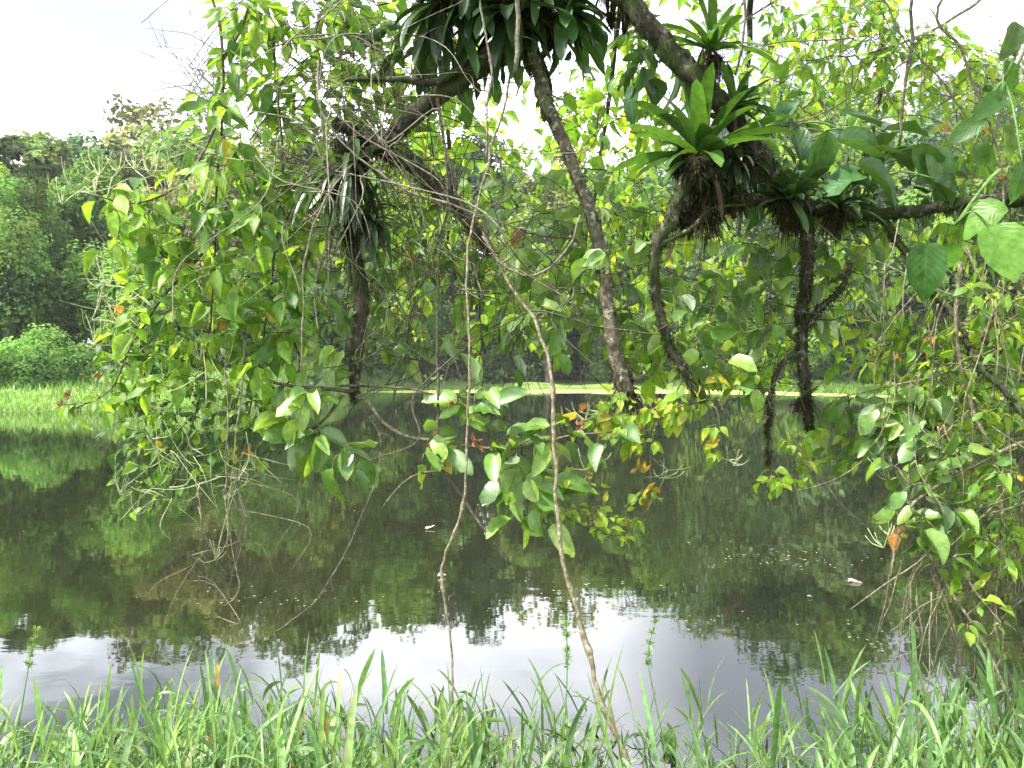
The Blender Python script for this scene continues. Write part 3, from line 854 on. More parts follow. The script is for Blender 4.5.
def leafy(limb_key, blobs, pal, T, mat, **kw):
    g_ = Grow([smooth_path(stemsP[q], .05)[0] for q in limb_key], rg)
    g_.spray(blobs, pal, T, **kw)
    g_.lf.build('leaves', M[mat], limbs[limb_key[0]])
    g_.tw.build('twig', M['darkvine'], limbs[limb_key[0]])
leafy('h', [(430, 215, 60, 50, 3.9, .3, 16), (400, 260, 60, 50, 3.9, .3, 14), (470, 260, 40, 40, 3.8, .2, 8)], C_MID, T_OV, 'leaf', L=.1, Wd=.5, gap=.055)
leafy('i', [(390, 300, 40, 50, 3.6, .2, 12), (330, 250, 40, 70, 3.6, .2, 14), (410, 340, 40, 25, 3.6, .2, 7), (320, 340, 35, 40, 3.5, .2, 10)], C_MID, T_OB, 'pale', L=.12, Wd=.5, gap=.07)
leafy('e', [(560, 250, 45, 45, 3.7, .2, 10), (570, 320, 40, 35, 3.7, .2, 10), (520, 340, 30, 30, 3.6, .2, 5), (520, 200, 35, 40, 3.7, .2, 6), (640, 300, 30, 50, 3.7, .2, 8), (590, 180, 30, 30, 3.7, .2, 4)], C_MID, T_OB, 'pale', L=.125, Wd=.56, gap=.075)
leafy('f', [(700, 330, 40, 45, 3.4, .2, 10), (690, 270, 45, 40, 3.4, .2, 8), (620, 240, 35, 40, 3.4, .2, 6), (720, 380, 40, 20, 3.3, .1, 6)], C_MID, T_OB, 'pale', L=.125, Wd=.56, gap=.075)
leafy('c', [(780, 300, 45, 50, 3.6, .25, 12), (760, 350, 45, 30, 3.5, .2, 8), (840, 300, 35, 50, 3.5, .2, 9), (850, 230, 50, 30, 3.5, .2, 8), (770, 250, 40, 30, 3.6, .2, 7)], C_MID, T_OB, 'pale', L=.125, Wd=.56, gap=.075)
leafy('g', [(440, 60, 60, 40, 4.1, .3, 12), (400, 100, 50, 40, 4.0, .3, 10), (590, 90, 60, 40, 4.3, .3, 10)], C_LIGHT, T_OV, 'leaf', L=.12, Wd=.45, gap=.06)
leafy('a', [(680, 120, 60, 50, 4.0, .3, 14), (780, 80, 50, 50, 4.0, .3, 14), (650, 40, 50, 40, 3.9, .3, 10), (780, 140, 40, 40, 3.9, .2, 8)], C_LIGHT + C_MID, T_OV, 'leaf', L=.12, Wd=.45, gap=.06)
leafy('h', [(480, 320, 50, 40, 4.3, .3, 12), (440, 150, 50, 40, 4.2, .3, 12), (390, 210, 40, 50, 4.2, .3, 10)], C_LIGHT, T_OV, 'leaf', L=.12, Wd=.5, gap=.06)
leafy('e', [(610, 130, 50, 40, 4.2, .3, 10), (640, 230, 50, 40, 4.2, .3, 12), (650, 350, 45, 25, 4.0, .2, 10), (500, 300, 40, 40, 4.1, .3, 10)], C_LIGHT, T_OB, 'leaf', L=.13, Wd=.58, gap=.07)
leafy('c', [(800, 340, 60, 35, 4.2, .3, 14), (740, 290, 40, 40, 4.2, .3, 10), (870, 360, 40, 25, 4.1, .3, 8), (850, 270, 40, 40, 4.1, .3, 8)], C_LIGHT, T_OV, 'leaf', L=.11, Wd=.52, gap=.055)
leafy('b', [(900, 180, 60, 30, 3.4, .2, 10), (740, 170, 30, 40, 3.5, .2, 5), (840, 190, 50, 30, 3.4, .2, 8)], C_DARK, T_OB, 'broad', L=.15, Wd=.5, gap=.075)
leafy('a', [(770, 165, 35, 30, 3.4, .15, 7), (650, 60, 30, 30, 3.4, .15, 5), (730, 130, 40, 30, 3.5, .15, 6), (830, 170, 60, 35, 3.5, .2, 9)], C_DARK, T_OB, 'broad', L=.15, Wd=.42, gap=.07)
leafy('g', [(470, 60, 50, 30, 3.6, .15, 8), (560, 50, 40, 35, 3.6, .15, 6), (420, 30, 35, 30, 3.6, .15, 5)], C_DARK, T_OB, 'broad', L=.15, Wd=.36, gap=.07)

# ------------------------------------------------------------------ bromeliads, orchids and ferns that sit on the limbs
def strap(mb, base, d0, L, w, droop, rng, tint, rows=8, twist=0.0, tipw=.25):
    """a channelled strap leaf that leaves its base along d0 and bends down"""
    d0 = nrm(d0)
    up = np.array([0, 0, 1.0])
    Q = [np.array(base, float)]
    d = d0.copy()
    for k_ in range(rows):
        Q.append(Q[-1] + d * L / rows)
        d = nrm(d + np.array([0, 0, -droop / rows]) + rng.normal(0, .015, 3))
    Q = np.array(Q)
    T_ = nrm(np.gradient(Q, axis=0))
    X_ = nrm(np.cross(T_, up) + 1e-4)
    if twist:
        N0 = np.cross(X_, T_)
        a_ = np.linspace(0, twist, rows + 1)[:, None]
        X_ = X_ * np.cos(a_) + N0 * np.sin(a_)
    N_ = nrm(np.cross(X_, T_))
    t = np.linspace(0, 1, rows + 1)
    ww = w * np.where(t < .7, .75 + .35 * np.sin(t / .7 * 2.2), tipw + (1 - tipw) * np.sqrt(np.clip((1 - t) / .3, 0, 1)))
    ww[-1] = w * .04
    V = np.stack([Q - X_ * ww[:, None] / 2 + N_ * ww[:, None] * .18, Q, Q + X_ * ww[:, None] / 2 + N_ * ww[:, None] * .18], 1).reshape(-1, 3)
    i_ = np.arange(rows)[:, None] * 3
    UV = np.stack([np.tile([0, .5, 1], rows + 1), np.repeat(t, 3)], -1)
    mb.add(V, np.concatenate([i_ + np.array([0, 1, 4, 3]), i_ + np.array([1, 2, 5, 4])]), tint, UV)

def bromeliad(label, c, n_, L, w, rng, axis=(0, 0, 1), spread=1.0, droop=1.1, col=(.07, .16, .03), roots=.16, nroots=900, cat='bromeliad', group='bromeliads perched on the mossy limbs', name='bromeliad', half=None, dead=.12):
    c = np.array(c)
    t = thing(name, label, cat, c, group)
    axis = nrm(np.array(axis, float))
    a1 = nrm(np.cross(axis, [0.3, 1, .2])); a2 = np.cross(axis, a1)
    lb, db = MB(), MB()
    for k_ in range(n_):
        f_ = k_ / n_
        ang = k_ * 2.4 + rng.normal(0, .2)
        til = (.12 + 1.25 * (1 - f_) ** .8) * spread
        d = axis * math.cos(til) + (a1 * math.cos(ang) + a2 * math.sin(ang)) * math.sin(til)
        tint = np.array(col) * .72 * rng.uniform(.55, 1.25)
        d = nrm(d + rng.normal(0, .12, 3))
        strap(lb, c + d * .012, d, L * rng.uniform(.55, 1.12) * (.75 + .25 * (1 - f_)), w * rng.uniform(.85, 1.15), droop * rng.uniform(.5, 1.3), rng, tint, twist=rng.normal(0, .3))
    for k_ in range(int(n_ * dead * 2.2) + 4):
        d = nrm(rng.normal(0, 1, 3) - axis * .5 + np.array([0, 0, -.6]))
        strap(db, c + rng.normal(0, .025, 3), d, L * rng.uniform(.25, .6), w * rng.uniform(.2, .42), 2.6, rng, np.array((.045, .034, .018)) * rng.uniform(.6, 1.2), twist=rng.normal(0, .8))
    rb = MB()
    q = -axis
    cc = c + q * roots * .45
    Qr = np.linspace(0, 1, 14)[:, None] * q * roots + c
    for _ in range(4 + int(roots * 60)):
        e_ = c + q * roots * rng.uniform(0, 1) + rng.normal(0, roots * .22, 3)
        r_ = .008 + roots * rng.uniform(.05, .11)
        tube(rb, [e_ + rng.normal(0, r_, 3), e_, e_ + rng.normal(0, r_, 3) + (0, 0, -r_)], [r_ * .4, r_, r_ * .3], rng, .015, 8, knob=.3, tint=(.02, .017, .01))
        moss_tufts(rb, np.array([e_ + (0, 0, r_ * .5), e_, e_ + (0, 0, -r_)]), [r_ * .8, r_, r_ * .6], rng, int(nroots * .1), .028, tint=(.026, .026, .012), hang=.5, wd=.08)
    moss_tufts(rb, Qr, [.02, .02 + .2 * roots, .03], rng, nroots // 4, .07, tint=(.035, .028, .018), hang=1.6, wd=.02)
    lb.build('leaves', M['strap'], t)
    if nroots:
        rb.build('root_ball', M['moss'], t)
    db.build('dead_leaves', M['dead'], t)
    return t
rb_ = np.random.default_rng(77)
bromeliad('largest bromeliad, a broad green rosette on a dark root ball under the slanting limb', at(700, 160, 3.12), 34, .40, .048, rb_, axis=(-.25, -.25, 1), roots=.24, nroots=2200, col=(.075, .18, .03), droop=1.0)
bromeliad('bromeliad with upright spread leaves on top of the thick slanting limb', at(712, 52, 3.15), 24, .30, .034, rb_, axis=(.1, -.1, 1), roots=.07, nroots=500, col=(.07, .16, .03), droop=.9)
bromeliad('small bromeliad on the right flank of the thick slanting limb', at(735, 108, 3.12), 20, .20, .026, rb_, axis=(.8, -.3, .7), roots=.06, nroots=400, col=(.05, .12, .03), droop=.8)
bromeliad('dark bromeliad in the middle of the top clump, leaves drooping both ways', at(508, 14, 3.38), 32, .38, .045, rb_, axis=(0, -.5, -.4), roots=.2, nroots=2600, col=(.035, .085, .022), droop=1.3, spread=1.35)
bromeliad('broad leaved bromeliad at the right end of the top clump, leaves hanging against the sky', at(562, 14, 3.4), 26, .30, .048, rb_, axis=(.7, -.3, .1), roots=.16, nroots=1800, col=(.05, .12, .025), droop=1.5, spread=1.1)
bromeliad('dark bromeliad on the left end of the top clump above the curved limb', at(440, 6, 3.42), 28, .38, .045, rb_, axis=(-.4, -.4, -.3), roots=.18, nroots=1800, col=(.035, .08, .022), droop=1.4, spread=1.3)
bromeliad('bromeliad above the slanting limb with only its lower leaves showing at the top edge', at(610, -18, 3.3), 22, .3, .035, rb_, axis=(-.3, -.2, .6), roots=.1, nroots=500, col=(.05, .12, .03), droop=1.6)
bromeliad('shaded tuft of narrow hanging leaves under the left mossy fork', at(352, 165, 3.42), 34, .42, .022, rb_, axis=(.1, -.5, -.6), roots=.12, nroots=1300, col=(.04, .09, .025), droop=2.2, spread=1.2, cat='orchid', group=None, name='epiphytic_orchid')
bromeliad('tuft of strap leaves on the first hanging mossy limb halfway down', at(368, 222, 3.4), 20, .25, .024, rb_, axis=(.5, -.4, .1), roots=.1, nroots=900, col=(.035, .08, .022), droop=2.2, cat='orchid', group=None, name='epiphytic_orchid')
bromeliad('small tufted bromeliad where the slanting limb meets the level limb', at(790, 200, 3.2), 22, .2, .026, rb_, axis=(-.2, -.7, .6), roots=.1, nroots=1200, col=(.045, .10, .028), droop=1.1)
bromeliad('small tufted bromeliad on the level limb right of the main fork', at(838, 208, 3.22), 20, .2, .024, rb_, axis=(.2, -.5, .8), roots=.07, nroots=700, col=(.05, .11, .028), droop=1.2)
bromeliad('tiny bromeliad low on the straight hanging mossy limb', at(806, 400, 3.27), 14, .11, .014, rb_, axis=(.7, -.3, .6), roots=.03, nroots=200, col=(.06, .12, .03), droop=.8)

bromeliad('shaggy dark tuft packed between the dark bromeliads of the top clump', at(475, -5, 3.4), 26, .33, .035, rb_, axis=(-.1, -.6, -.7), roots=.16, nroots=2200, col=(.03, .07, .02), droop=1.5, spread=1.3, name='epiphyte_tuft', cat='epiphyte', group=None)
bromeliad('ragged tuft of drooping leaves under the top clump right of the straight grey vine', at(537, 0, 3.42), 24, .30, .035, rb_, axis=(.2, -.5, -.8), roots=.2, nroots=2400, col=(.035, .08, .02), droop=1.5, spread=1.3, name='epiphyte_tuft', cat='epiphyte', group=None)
bromeliad('shaggy dark tuft in the crook where the largest bromeliad meets the slanting limb', at(735, 160, 3.16), 20, .2, .02, rb_, axis=(.4, -.5, -.2), roots=.14, nroots=1800, col=(.035, .075, .02), droop=1.8, spread=1.3, name='epiphyte_tuft', cat='epiphyte', group=None)

# philodendron: big leathery leaves on stout stalks
def big_leaf_plant(label, spots, mat, pal, rng, stem_pts, L=.24, Wd=.62, name='philodendron', cat='climbing plant'):
    t = thing(name, label, cat, stem_pts[0])
    sb = MB()
    tube(sb, stem_pts, [.007, .005, .004], rng, .03, 7, tint=(1, 1, 1))
    nd = smooth_path(stem_pts, .04)[0]
    for (px, py, Yd, ang, ll, face) in spots:
        c = at(px, py, Yd)
        a_ = nd[np.argmin(np.linalg.norm(nd - c, axis=1))]
        dr = np.array([math.cos(ang), rng.normal(0, .25), math.sin(ang)])
        ll *= .85
        base = c - dr * ll * .45
        tube(sb, [a_, (a_ + base) / 2 + (0, 0, .04), base], [.004, .0035, .003], rng, .03, 5)
        lb = MB()
        T_ = [leaf_template([(.03, .42), (.12, .78), (.28, .98), (.48, 1.0), (.66, .84), (.82, .54), (.93, .24)], rng.uniform(.1, .6), rng.uniform(.05, .6), .0, .035, int(px))]
        leaves(lb, T_, [base], [dr], [np.array([rng.normal(0, .25), -face, 1 - face])], [ll], [Wd * rng.uniform(.9, 1.1)], tints(rng, pal, 1, 0), rng)
        lb.build('leaf', M[mat], t)
    sb.build('stem', M['greenstem'], t)
    return t
R_ = math.radians
rp = np.random.default_rng(5)
big_leaf_plant('cluster of big dark leathery leaves growing on the level limb right of the fork',
 [(835, 130, 3.2, R_(20), .27, .35), (862, 148, 3.15, R_(-10), .26, .5), (818, 158, 3.15, R_(-100), .24, .8), (893, 150, 3.2, R_(0), .28, .4), (925, 165, 3.15, R_(-50), .22, .75), (942, 168, 3.1, R_(-80), .22, .85),
  (880, 180, 3.1, R_(-35), .25, .5), (842, 182, 3.1, R_(200), .24, .5), (800, 140, 3.2, R_(95), .2, .8), (905, 128, 3.2, R_(10), .24, .3), (788, 112, 3.3, R_(60), .18, .6), (950, 190, 3.1, R_(-30), .2, .6), (865, 120, 3.3, R_(150), .22, .4)],
 'broad', C_DARK, rp, [at(868, 212, 3.28), at(868, 175, 3.22), at(862, 140, 3.22)], Wd=.5)
big_leaf_plant('vine with two very large heart shaped leaves hanging below the level limb at the right',
 [(926, 268, 2.6, R_(-95), .2, .95), (1004, 252, 2.3, R_(-80), .2, .97), (948, 262, 2.7, R_(-60), .15, .9), (985, 215, 2.4, R_(-150), .15, .5)],
 'leaf', ((.05, .14, .03), (.10, .22, .03)), rp, [at(1000, 170, 2.7), at(985, 185, 2.55), at(955, 225, 2.55)], Wd=.72, name='large_leaved_vine', cat='vine')
big_leaf_plant('grey backed drooping leaves hanging in the upper right corner',
 [(1010, 40, 2.8, R_(-110), .15, .8), (990, 105, 2.8, R_(-140), .15, .7), (1008, 140, 2.8, R_(-70), .15, .9), (968, 130, 2.9, R_(-150), .15, .6), (1020, 180, 2.7, R_(-100), .15, .9), (985, 160, 2.8, R_(-60), .16, .8), (1002, 85, 2.9, R_(-80), .18, .8)],
 'leaf', ((.06, .11, .035), (.09, .17, .03), (.05, .12, .03)), rp, [at(1050, -60, 2.9), at(1030, 20, 2.85), at(1004, 80, 2.85)], Wd=.5, name='corner_creeper', cat='vine')

# ------------------------------------------------------------------ left: trailing shrub with light green leaves
rs = np.random.default_rng(21)
shrub = thing('trailing_shrub', 'light green shrub trailing to the water on the left, pale flower spikes at its tips', 'shrub', W(-1.3, 3.6, 3.7)[:3])
ST = {
 'a': [W(-1.1, 3.5, 3.72), (205, -50, 3.4), (222, 40, 3.4), (222, 115, 3.4), (217, 200, 3.38), (213, 300, 3.38), (198, 400, 3.4), (172, 500, 3.4)],
 'b': [W(-.9, 3.5, 3.7), (262, -60, 3.5), (275, 60, 3.5), (282, 180, 3.5), (270, 300, 3.45), (252, 400, 3.45), (240, 480, 3.5)],
 'c': [(222, 110, 3.4), (200, 160, 3.35), (165, 195, 3.3), (130, 205, 3.25), (95, 195, 3.2)],
 'd': [(215, 240, 3.38), (170, 290, 3.35), (135, 340, 3.3), (110, 390, 3.3), (65, 412, 3.3)],
 'e': [(270, 290, 3.45), (295, 340, 3.4), (300, 370, 3.4), (268, 400, 3.4)],
 'f': [(222, 60, 3.4), (245, 20, 3.45), (250, -40, 3.5)],
}
SB = {
 'a': ([(205, 170, 32, 45, 3.4, .2, 12), (218, 120, 22, 40, 3.4, .2, 8), (180, 270, 45, 50, 3.4, .2, 18), (180, 345, 50, 45, 3.45, .25, 24), (230, 300, 45, 50, 3.4, .2, 16), (240, 180, 35, 50, 3.45, .2, 12), (225, 235, 40, 50, 3.35, .2, 13)], dict(L=.13, Wd=.46, gap=.06)),
 'b': ([(265, 55, 45, 55, 3.5, .2, 14), (262, 250, 40, 60, 3.4, .2, 16), (275, 180, 45, 50, 3.45, .2, 13), (265, 345, 40, 50, 3.45, .2, 13), (320, 60, 45, 60, 3.6, .2, 16), (300, 120, 40, 50, 3.6, .2, 12), (350, 20, 45, 40, 3.7, .2, 14), (370, 100, 30, 40, 3.8, .2, 9)], dict(L=.13, Wd=.46, gap=.06)),
 'c': ([(160, 192, 32, 20, 3.3, .12, 9), (120, 205, 32, 18, 3.25, .1, 8), (135, 245, 35, 25, 3.3, .1, 8), (165, 230, 30, 25, 3.3, .12, 7)], dict(L=.12, Wd=.5, gap=.06)),
 'd': ([(145, 330, 38, 45, 3.35, .2, 20), (120, 390, 30, 30, 3.35, .15, 12), (68, 412, 20, 10, 3.3, .1, 4)], dict(L=.085, Wd=.5, gap=.045)),
 'e': ([(270, 330, 35, 35, 3.4, .12, 9), (300, 290, 30, 40, 3.5, .12, 8), (295, 210, 30, 60, 3.5, .12, 10)], dict(L=.13, Wd=.44, gap=.055)),
 'f': ([(300, 20, 60, 35, 3.7, .2, 14), (240, 25, 25, 30, 3.4, .15, 8), (250, 10, 30, 20, 3.45, .15, 5), (232, 75, 22, 25, 3.4, .1, 5)], dict(L=.12, Wd=.46, gap=.06)),
}
for k_, pts in ST.items():
    P = P3(pts)
    mb = MB()
    Q = tube(mb, P, np.linspace(.0065, .0028, 4), rs, .04, 6, knob=.08, wob=.006)
    o = mb.build('branch', M['darkvine'], shrub)
    g_ = Grow([Q], rs)
    bl, kw = SB[k_]
    g_.spray(bl, C_MID + C_LIGHT[:2], T_OV, r=.0022, face=.9, down=.75, odd=.008, **kw)
    if k_ in 'ab':
        g2 = Grow([Q], rs)
        g_.spray([(155, 400, 60, 50, 3.5, .2, 40), (150, 470, 35, 45, 3.45, .15, 24), (210, 420, 45, 50, 3.5, .15, 24), (120, 350, 35, 40, 3.5, .2, 16), (150, 300, 50, 60, 3.55, .2, 22)] if k_ == 'a' else [(245, 420, 45, 45, 3.5, .2, 16), (215, 470, 30, 30, 3.5, .1, 8)], C_DARK + C_MID, T_OV, L=.07, Wd=.55, gap=.035, r=.002, face=.6, down=.7, odd=.01)
    g_.lf.build('leaves', M['leaf'], o)
    g_.tw.build('twig', M['darkvine'], o)
    sp_ = MB()
    spots = {'c': [(150, 175, 3.3), (118, 172, 3.3), (92, 182, 3.25), (75, 195, 3.2), (62, 205, 3.2), (100, 176, 3.25), (135, 170, 3.3), (170, 190, 3.3), (205, 205, 3.3)],
             'd': [(105, 285, 3.35), (92, 320, 3.35), (110, 345, 3.3), (130, 300, 3.35), (150, 335, 3.35), (95, 345, 3.3), (120, 325, 3.3)],
             'a': [(120, 495, 3.4), (135, 515, 3.4), (180, 400, 3.4), (240, 290, 3.35), (150, 290, 3.3), (200, 360, 3.3), (172, 260, 3.3)],
             'b': [(225, 500, 3.4), (215, 560, 3.4), (265, 150, 3.4), (255, 470, 3.4), (240, 430, 3.4)]}.get(k_, [])
    for q in spots:
        spike_cluster(sp_, at(*q), rs, 7, .15, .9)
        nn = smooth_path(P, .04)[0]
        a_ = nn[np.argmin(np.linalg.norm(nn - at(*q), axis=1))]
        tube(sp_, [a_, (a_ + at(*q)) / 2 + (0, 0, .03), at(*q)], [.0022, .002, .002], rs, .03, 4)
    if spots:
        sp_.build('flower_spikes', M['spike'], o)
# red brown flowers and withered bracts
def flower(px, py, Yd, rng, parent, col=(.42, .12, .05), n_=9, L=.03, mat='dead'):
    L *= .75; col = (col[0] * .7, col[1] * .75, col[2] * .9)
    c = at(px, py, Yd)
    mb = MB()
    d = nrm(rng.normal(0, 1, (n_, 3)) + np.array([0, -.3, .5]))
    leaves(mb, T_LA, np.repeat([c], n_, 0) + rng.normal(0, .004, (n_, 3)), d, rng.normal(0, 1, (n_, 3)), L * rng.uniform(.7, 1.2, n_), .5, np.array(col) * rng.uniform(.7, 1.25, (n_, 1)), rng)
    return mb.build('flower', M[mat], parent)
for q in [(100, 375, 3.3), (62, 405, 3.3), (68, 396, 3.3), (135, 410, 3.35), (190, 262, 3.3)]:
    flower(*q, rs, shrub, (.26, .12, .06))
flower(246, 452, 3.4, rs, shrub, (.6, .28, .03), 7, .045, 'leaf')
flower(250, 290, 3.3, rs, shrub, (.5, .42, .04), 4, .05, 'leaf')
# bare grey twigs against the sky
bt = MB()
for _ in range(26):
    s_ = at(rs.uniform(205, 240), rs.uniform(50, 150), 3.5 + rs.normal(0, .1))
    e_ = at(rs.uniform(140, 215), rs.uniform(5, 115), 3.6 + rs.normal(0, .15))
    Q = tube(bt, [s_, (s_ + e_) / 2 + rs.normal(0, .03, 3), e_], [.0028, .0018, .0009], rs, .03, 4, wob=.004)
    for _k in range(2):
        a_ = Q[rs.integers(3, len(Q))]
        tube(bt, [a_, a_ + nrm(e_ - s_ + rs.normal(0, .25, 3)) * rs.uniform(.04, .14)], [.0014, .0008], rs, .03, 4)
bt.build('bare_twigs', M['twig'], shrub)
wt = MB()
for _ in range(230):
    yp_ = rs.uniform(140, 500)
    a_ = at((100 if yp_ < 380 else 135) + 125 * rs.beta(1.4, 1.2), yp_, rs.uniform(3.2, 3.6))
    d_ = nrm(np.array([rs.normal(0, .7), rs.normal(0, .3), rs.normal(.1, .7)]))
    l_ = rs.uniform(.06, .3)
    tube(wt, [a_, a_ + d_ * l_ * .5 + rs.normal(0, .012, 3), a_ + d_ * l_ + (0, 0, .02)], [.0016, .0012, .0007], rs, .02, 4, knob=.3)
wt.build('wispy_twigs', M['spike'], shrub)

# ------------------------------------------------------------------ middle: climber with big pale leaves over the water
rc = np.random.default_rng(31)
clm = thing('drooping_climber', 'climber with large pale shining leaves and orange withered flowers stretched over the water', 'climbing plant', at(357, 398, 3.4))
CS = {
 'a': ([(357, 396, 3.42), (370, 405, 3.4), (383, 422, 3.38), (408, 436, 3.36), (440, 441, 3.34), (470, 446, 3.32), (520, 448, 3.3), (570, 436, 3.3), (610, 432, 3.3)], [.008, .0075, .007, .006, .005, .004]),
 'b': ([(357, 390, 3.42), (325, 388, 3.4), (300, 387, 3.38), (270, 382, 3.38)], [.008, .007, .005]),
 'c': ([(342, 395, 3.42), (328, 415, 3.4), (312, 428, 3.38), (288, 433, 3.36), (278, 455, 3.36)], [.007, .006, .005, .003]),
 'd': ([(340, 386, 3.42), (400, 388, 3.35), (440, 396, 3.3), (480, 410, 3.3), (520, 425, 3.3)], [.005, .004, .003]),
 'e': ([(510, 565, 3.2), (485, 530, 3.22), (463, 497, 3.24), (446, 472, 3.25), (439, 440, 3.28), (438, 380, 3.3), (438, 270, 3.35), (448, 190, 3.4), (437, 100, 3.4)], [.004, .006, .007, .007, .006, .006, .005, .005]),
 'f': ([(446, 471, 3.25), (420, 474, 3.25), (402, 484, 3.24), (382, 508, 3.2)], [.005, .0045, .004, .0025]),
 'g': ([(500, 450, 3.3), (515, 470, 3.3), (540, 500, 3.3), (590, 530, 3.3), (625, 535, 3.3)], [.005, .005, .004, .002]),
}
CBL = {
 'a': [(500, 440, 30, 12, 3.3, .1, 5), (560, 432, 40, 12, 3.3, .1, 7), (430, 445, 25, 18, 3.3, .1, 5), (475, 400, 28, 12, 3.3, .1, 4), (520, 470, 35, 22, 3.3, .12, 7), (598, 432, 22, 12, 3.25, .1, 3)],
 'b': [(298, 400, 25, 18, 3.35, .1, 5)],
 'c': [(300, 440, 28, 14, 3.35, .1, 5), (330, 455, 30, 10, 3.3, .1, 4), (356, 460, 16, 8, 3.3, .08, 2), (290, 420, 20, 14, 3.35, .1, 3)],
 'd': [(470, 395, 25, 10, 3.3, .1, 2)],
 'g': [(545, 500, 28, 25, 3.3, .12, 6), (525, 500, 20, 22, 3.3, .1, 4)],
}
for k_, (pts, rad) in CS.items():
    P = P3(pts)
    mb = MB()
    Q = tube(mb, P, rad, rc, .03, 6, knob=.1, wob=.004)
    o = mb.build('stem', M['vine'] if k_ in 'a' else M['darkvine'], clm)
    if k_ in CBL:
        g_ = Grow([Q], rc)
        g_.spray(CBL[k_], C_MID, T_OB, L=.15, Wd=.55, gap=.075, r=.003, face=.35, down=.35, odd=.02)
        g_.lf.build('leaves', M['pale'], o)
        g_.tw.build('twig', M['vine'], o)
g_ = Grow([P3(CS['g'][0])], rc)
g_.spray([(600, 515, 38, 14, 3.3, .1, 13), (620, 525, 30, 12, 3.3, .1, 8), (575, 480, 25, 15, 3.3, .1, 6)], C_YEL, T_OV, L=.06, Wd=.5, gap=.03, r=.002, face=.6, down=.4, odd=.02)
o = g_.tw.build('stem', M['vine'], clm)
g_.lf.build('leaves', M['leaf'], o)
for q in [(432, 438, 3.26), (475, 438, 3.25), (580, 425, 3.25), (453, 402, 3.25), (478, 446, 3.25), (430, 447, 3.2)]:
    flower(*q, rc, clm, (.32, .15, .07), 8, .03)
sp_ = MB()
for q in [(560, 485, 3.3), (585, 470, 3.3), (598, 462, 3.3), (575, 495, 3.3)]:
    spike_cluster(sp_, at(*q), rc, 6, .10, .4, out_=(.6, 0, 0))
sp_.build('flower_spikes', M['spike'], clm)

# yellow green vine below the broken limb
ry = np.random.default_rng(41)
yv = thing('yellowing_vine', 'vine with small yellow green leaves hanging under the broken limb and its neighbour', 'vine', at(640, 385, 3.35))
YS = [([(626, 392, 3.45), (622, 408, 3.4), (610, 425, 3.35), (598, 440, 3.3)], [(605, 410, 22, 22, 3.35, .1, 10), (592, 425, 14, 14, 3.35, .06, 4)]),
      ([(704, 400, 3.15), (685, 405, 3.2), (662, 415, 3.3), (652, 440, 3.3), (650, 470, 3.3), (652, 500, 3.3), (640, 520, 3.3)], [(655, 410, 30, 16, 3.3, .1, 16), (645, 440, 14, 12, 3.3, .06, 4), (650, 492, 14, 10, 3.3, .05, 5), (632, 425, 22, 22, 3.35, .1, 9)]),
      ([(704, 402, 3.15), (716, 408, 3.15), (720, 430, 3.15), (716, 458, 3.15)], [(716, 430, 10, 28, 3.15, .06, 9), (690, 395, 22, 18, 3.2, .08, 8), (715, 385, 25, 20, 3.25, .08, 7)]),
      ([(768, 400, 3.25), (780, 430, 3.25), (792, 460, 3.25), (798, 488, 3.25)], [(792, 462, 20, 24, 3.25, .08, 12), (800, 440, 20, 10, 3.25, .06, 6), (740, 375, 30, 14, 3.3, .1, 8), (770, 480, 12, 10, 3.25, .06, 3)])]
for pts, bl in YS:
    mb = MB()
    Q = tube(mb, P3(pts), [.0035, .003, .002], ry, .03, 5, knob=.1)
    o = mb.build('stem', M['vine'], yv)
    g_ = Grow([Q], ry)
    g_.spray(bl, C_YEL, T_OV, L=.068, Wd=.6, gap=.032, r=.0016, face=.8, down=.9, odd=.05)
    g_.lf.build('leaves', M['leaf'], o)
    g_.tw.build('twig', M['vine'], o)
sp_ = MB()
for q in [(662, 478, 3.3), (668, 470, 3.3), (733, 465, 3.15), (728, 460, 3.15), (602, 412, 3.35), (585, 420, 3.35)]:
    spike_cluster(sp_, at(*q), ry, 6, .11, .1, out_=(.5 if q[0] > 610 else -.6, 0, 0))
sp_.build('flower_spikes', M['spike'], yv)
for q in [(640, 470, 3.3), (713, 445, 3.12), (650, 490, 3.25), (640, 425, 3.3)]:
    flower(*q, ry, yv, (.55, .34, .03), 4, .055, 'leaf')

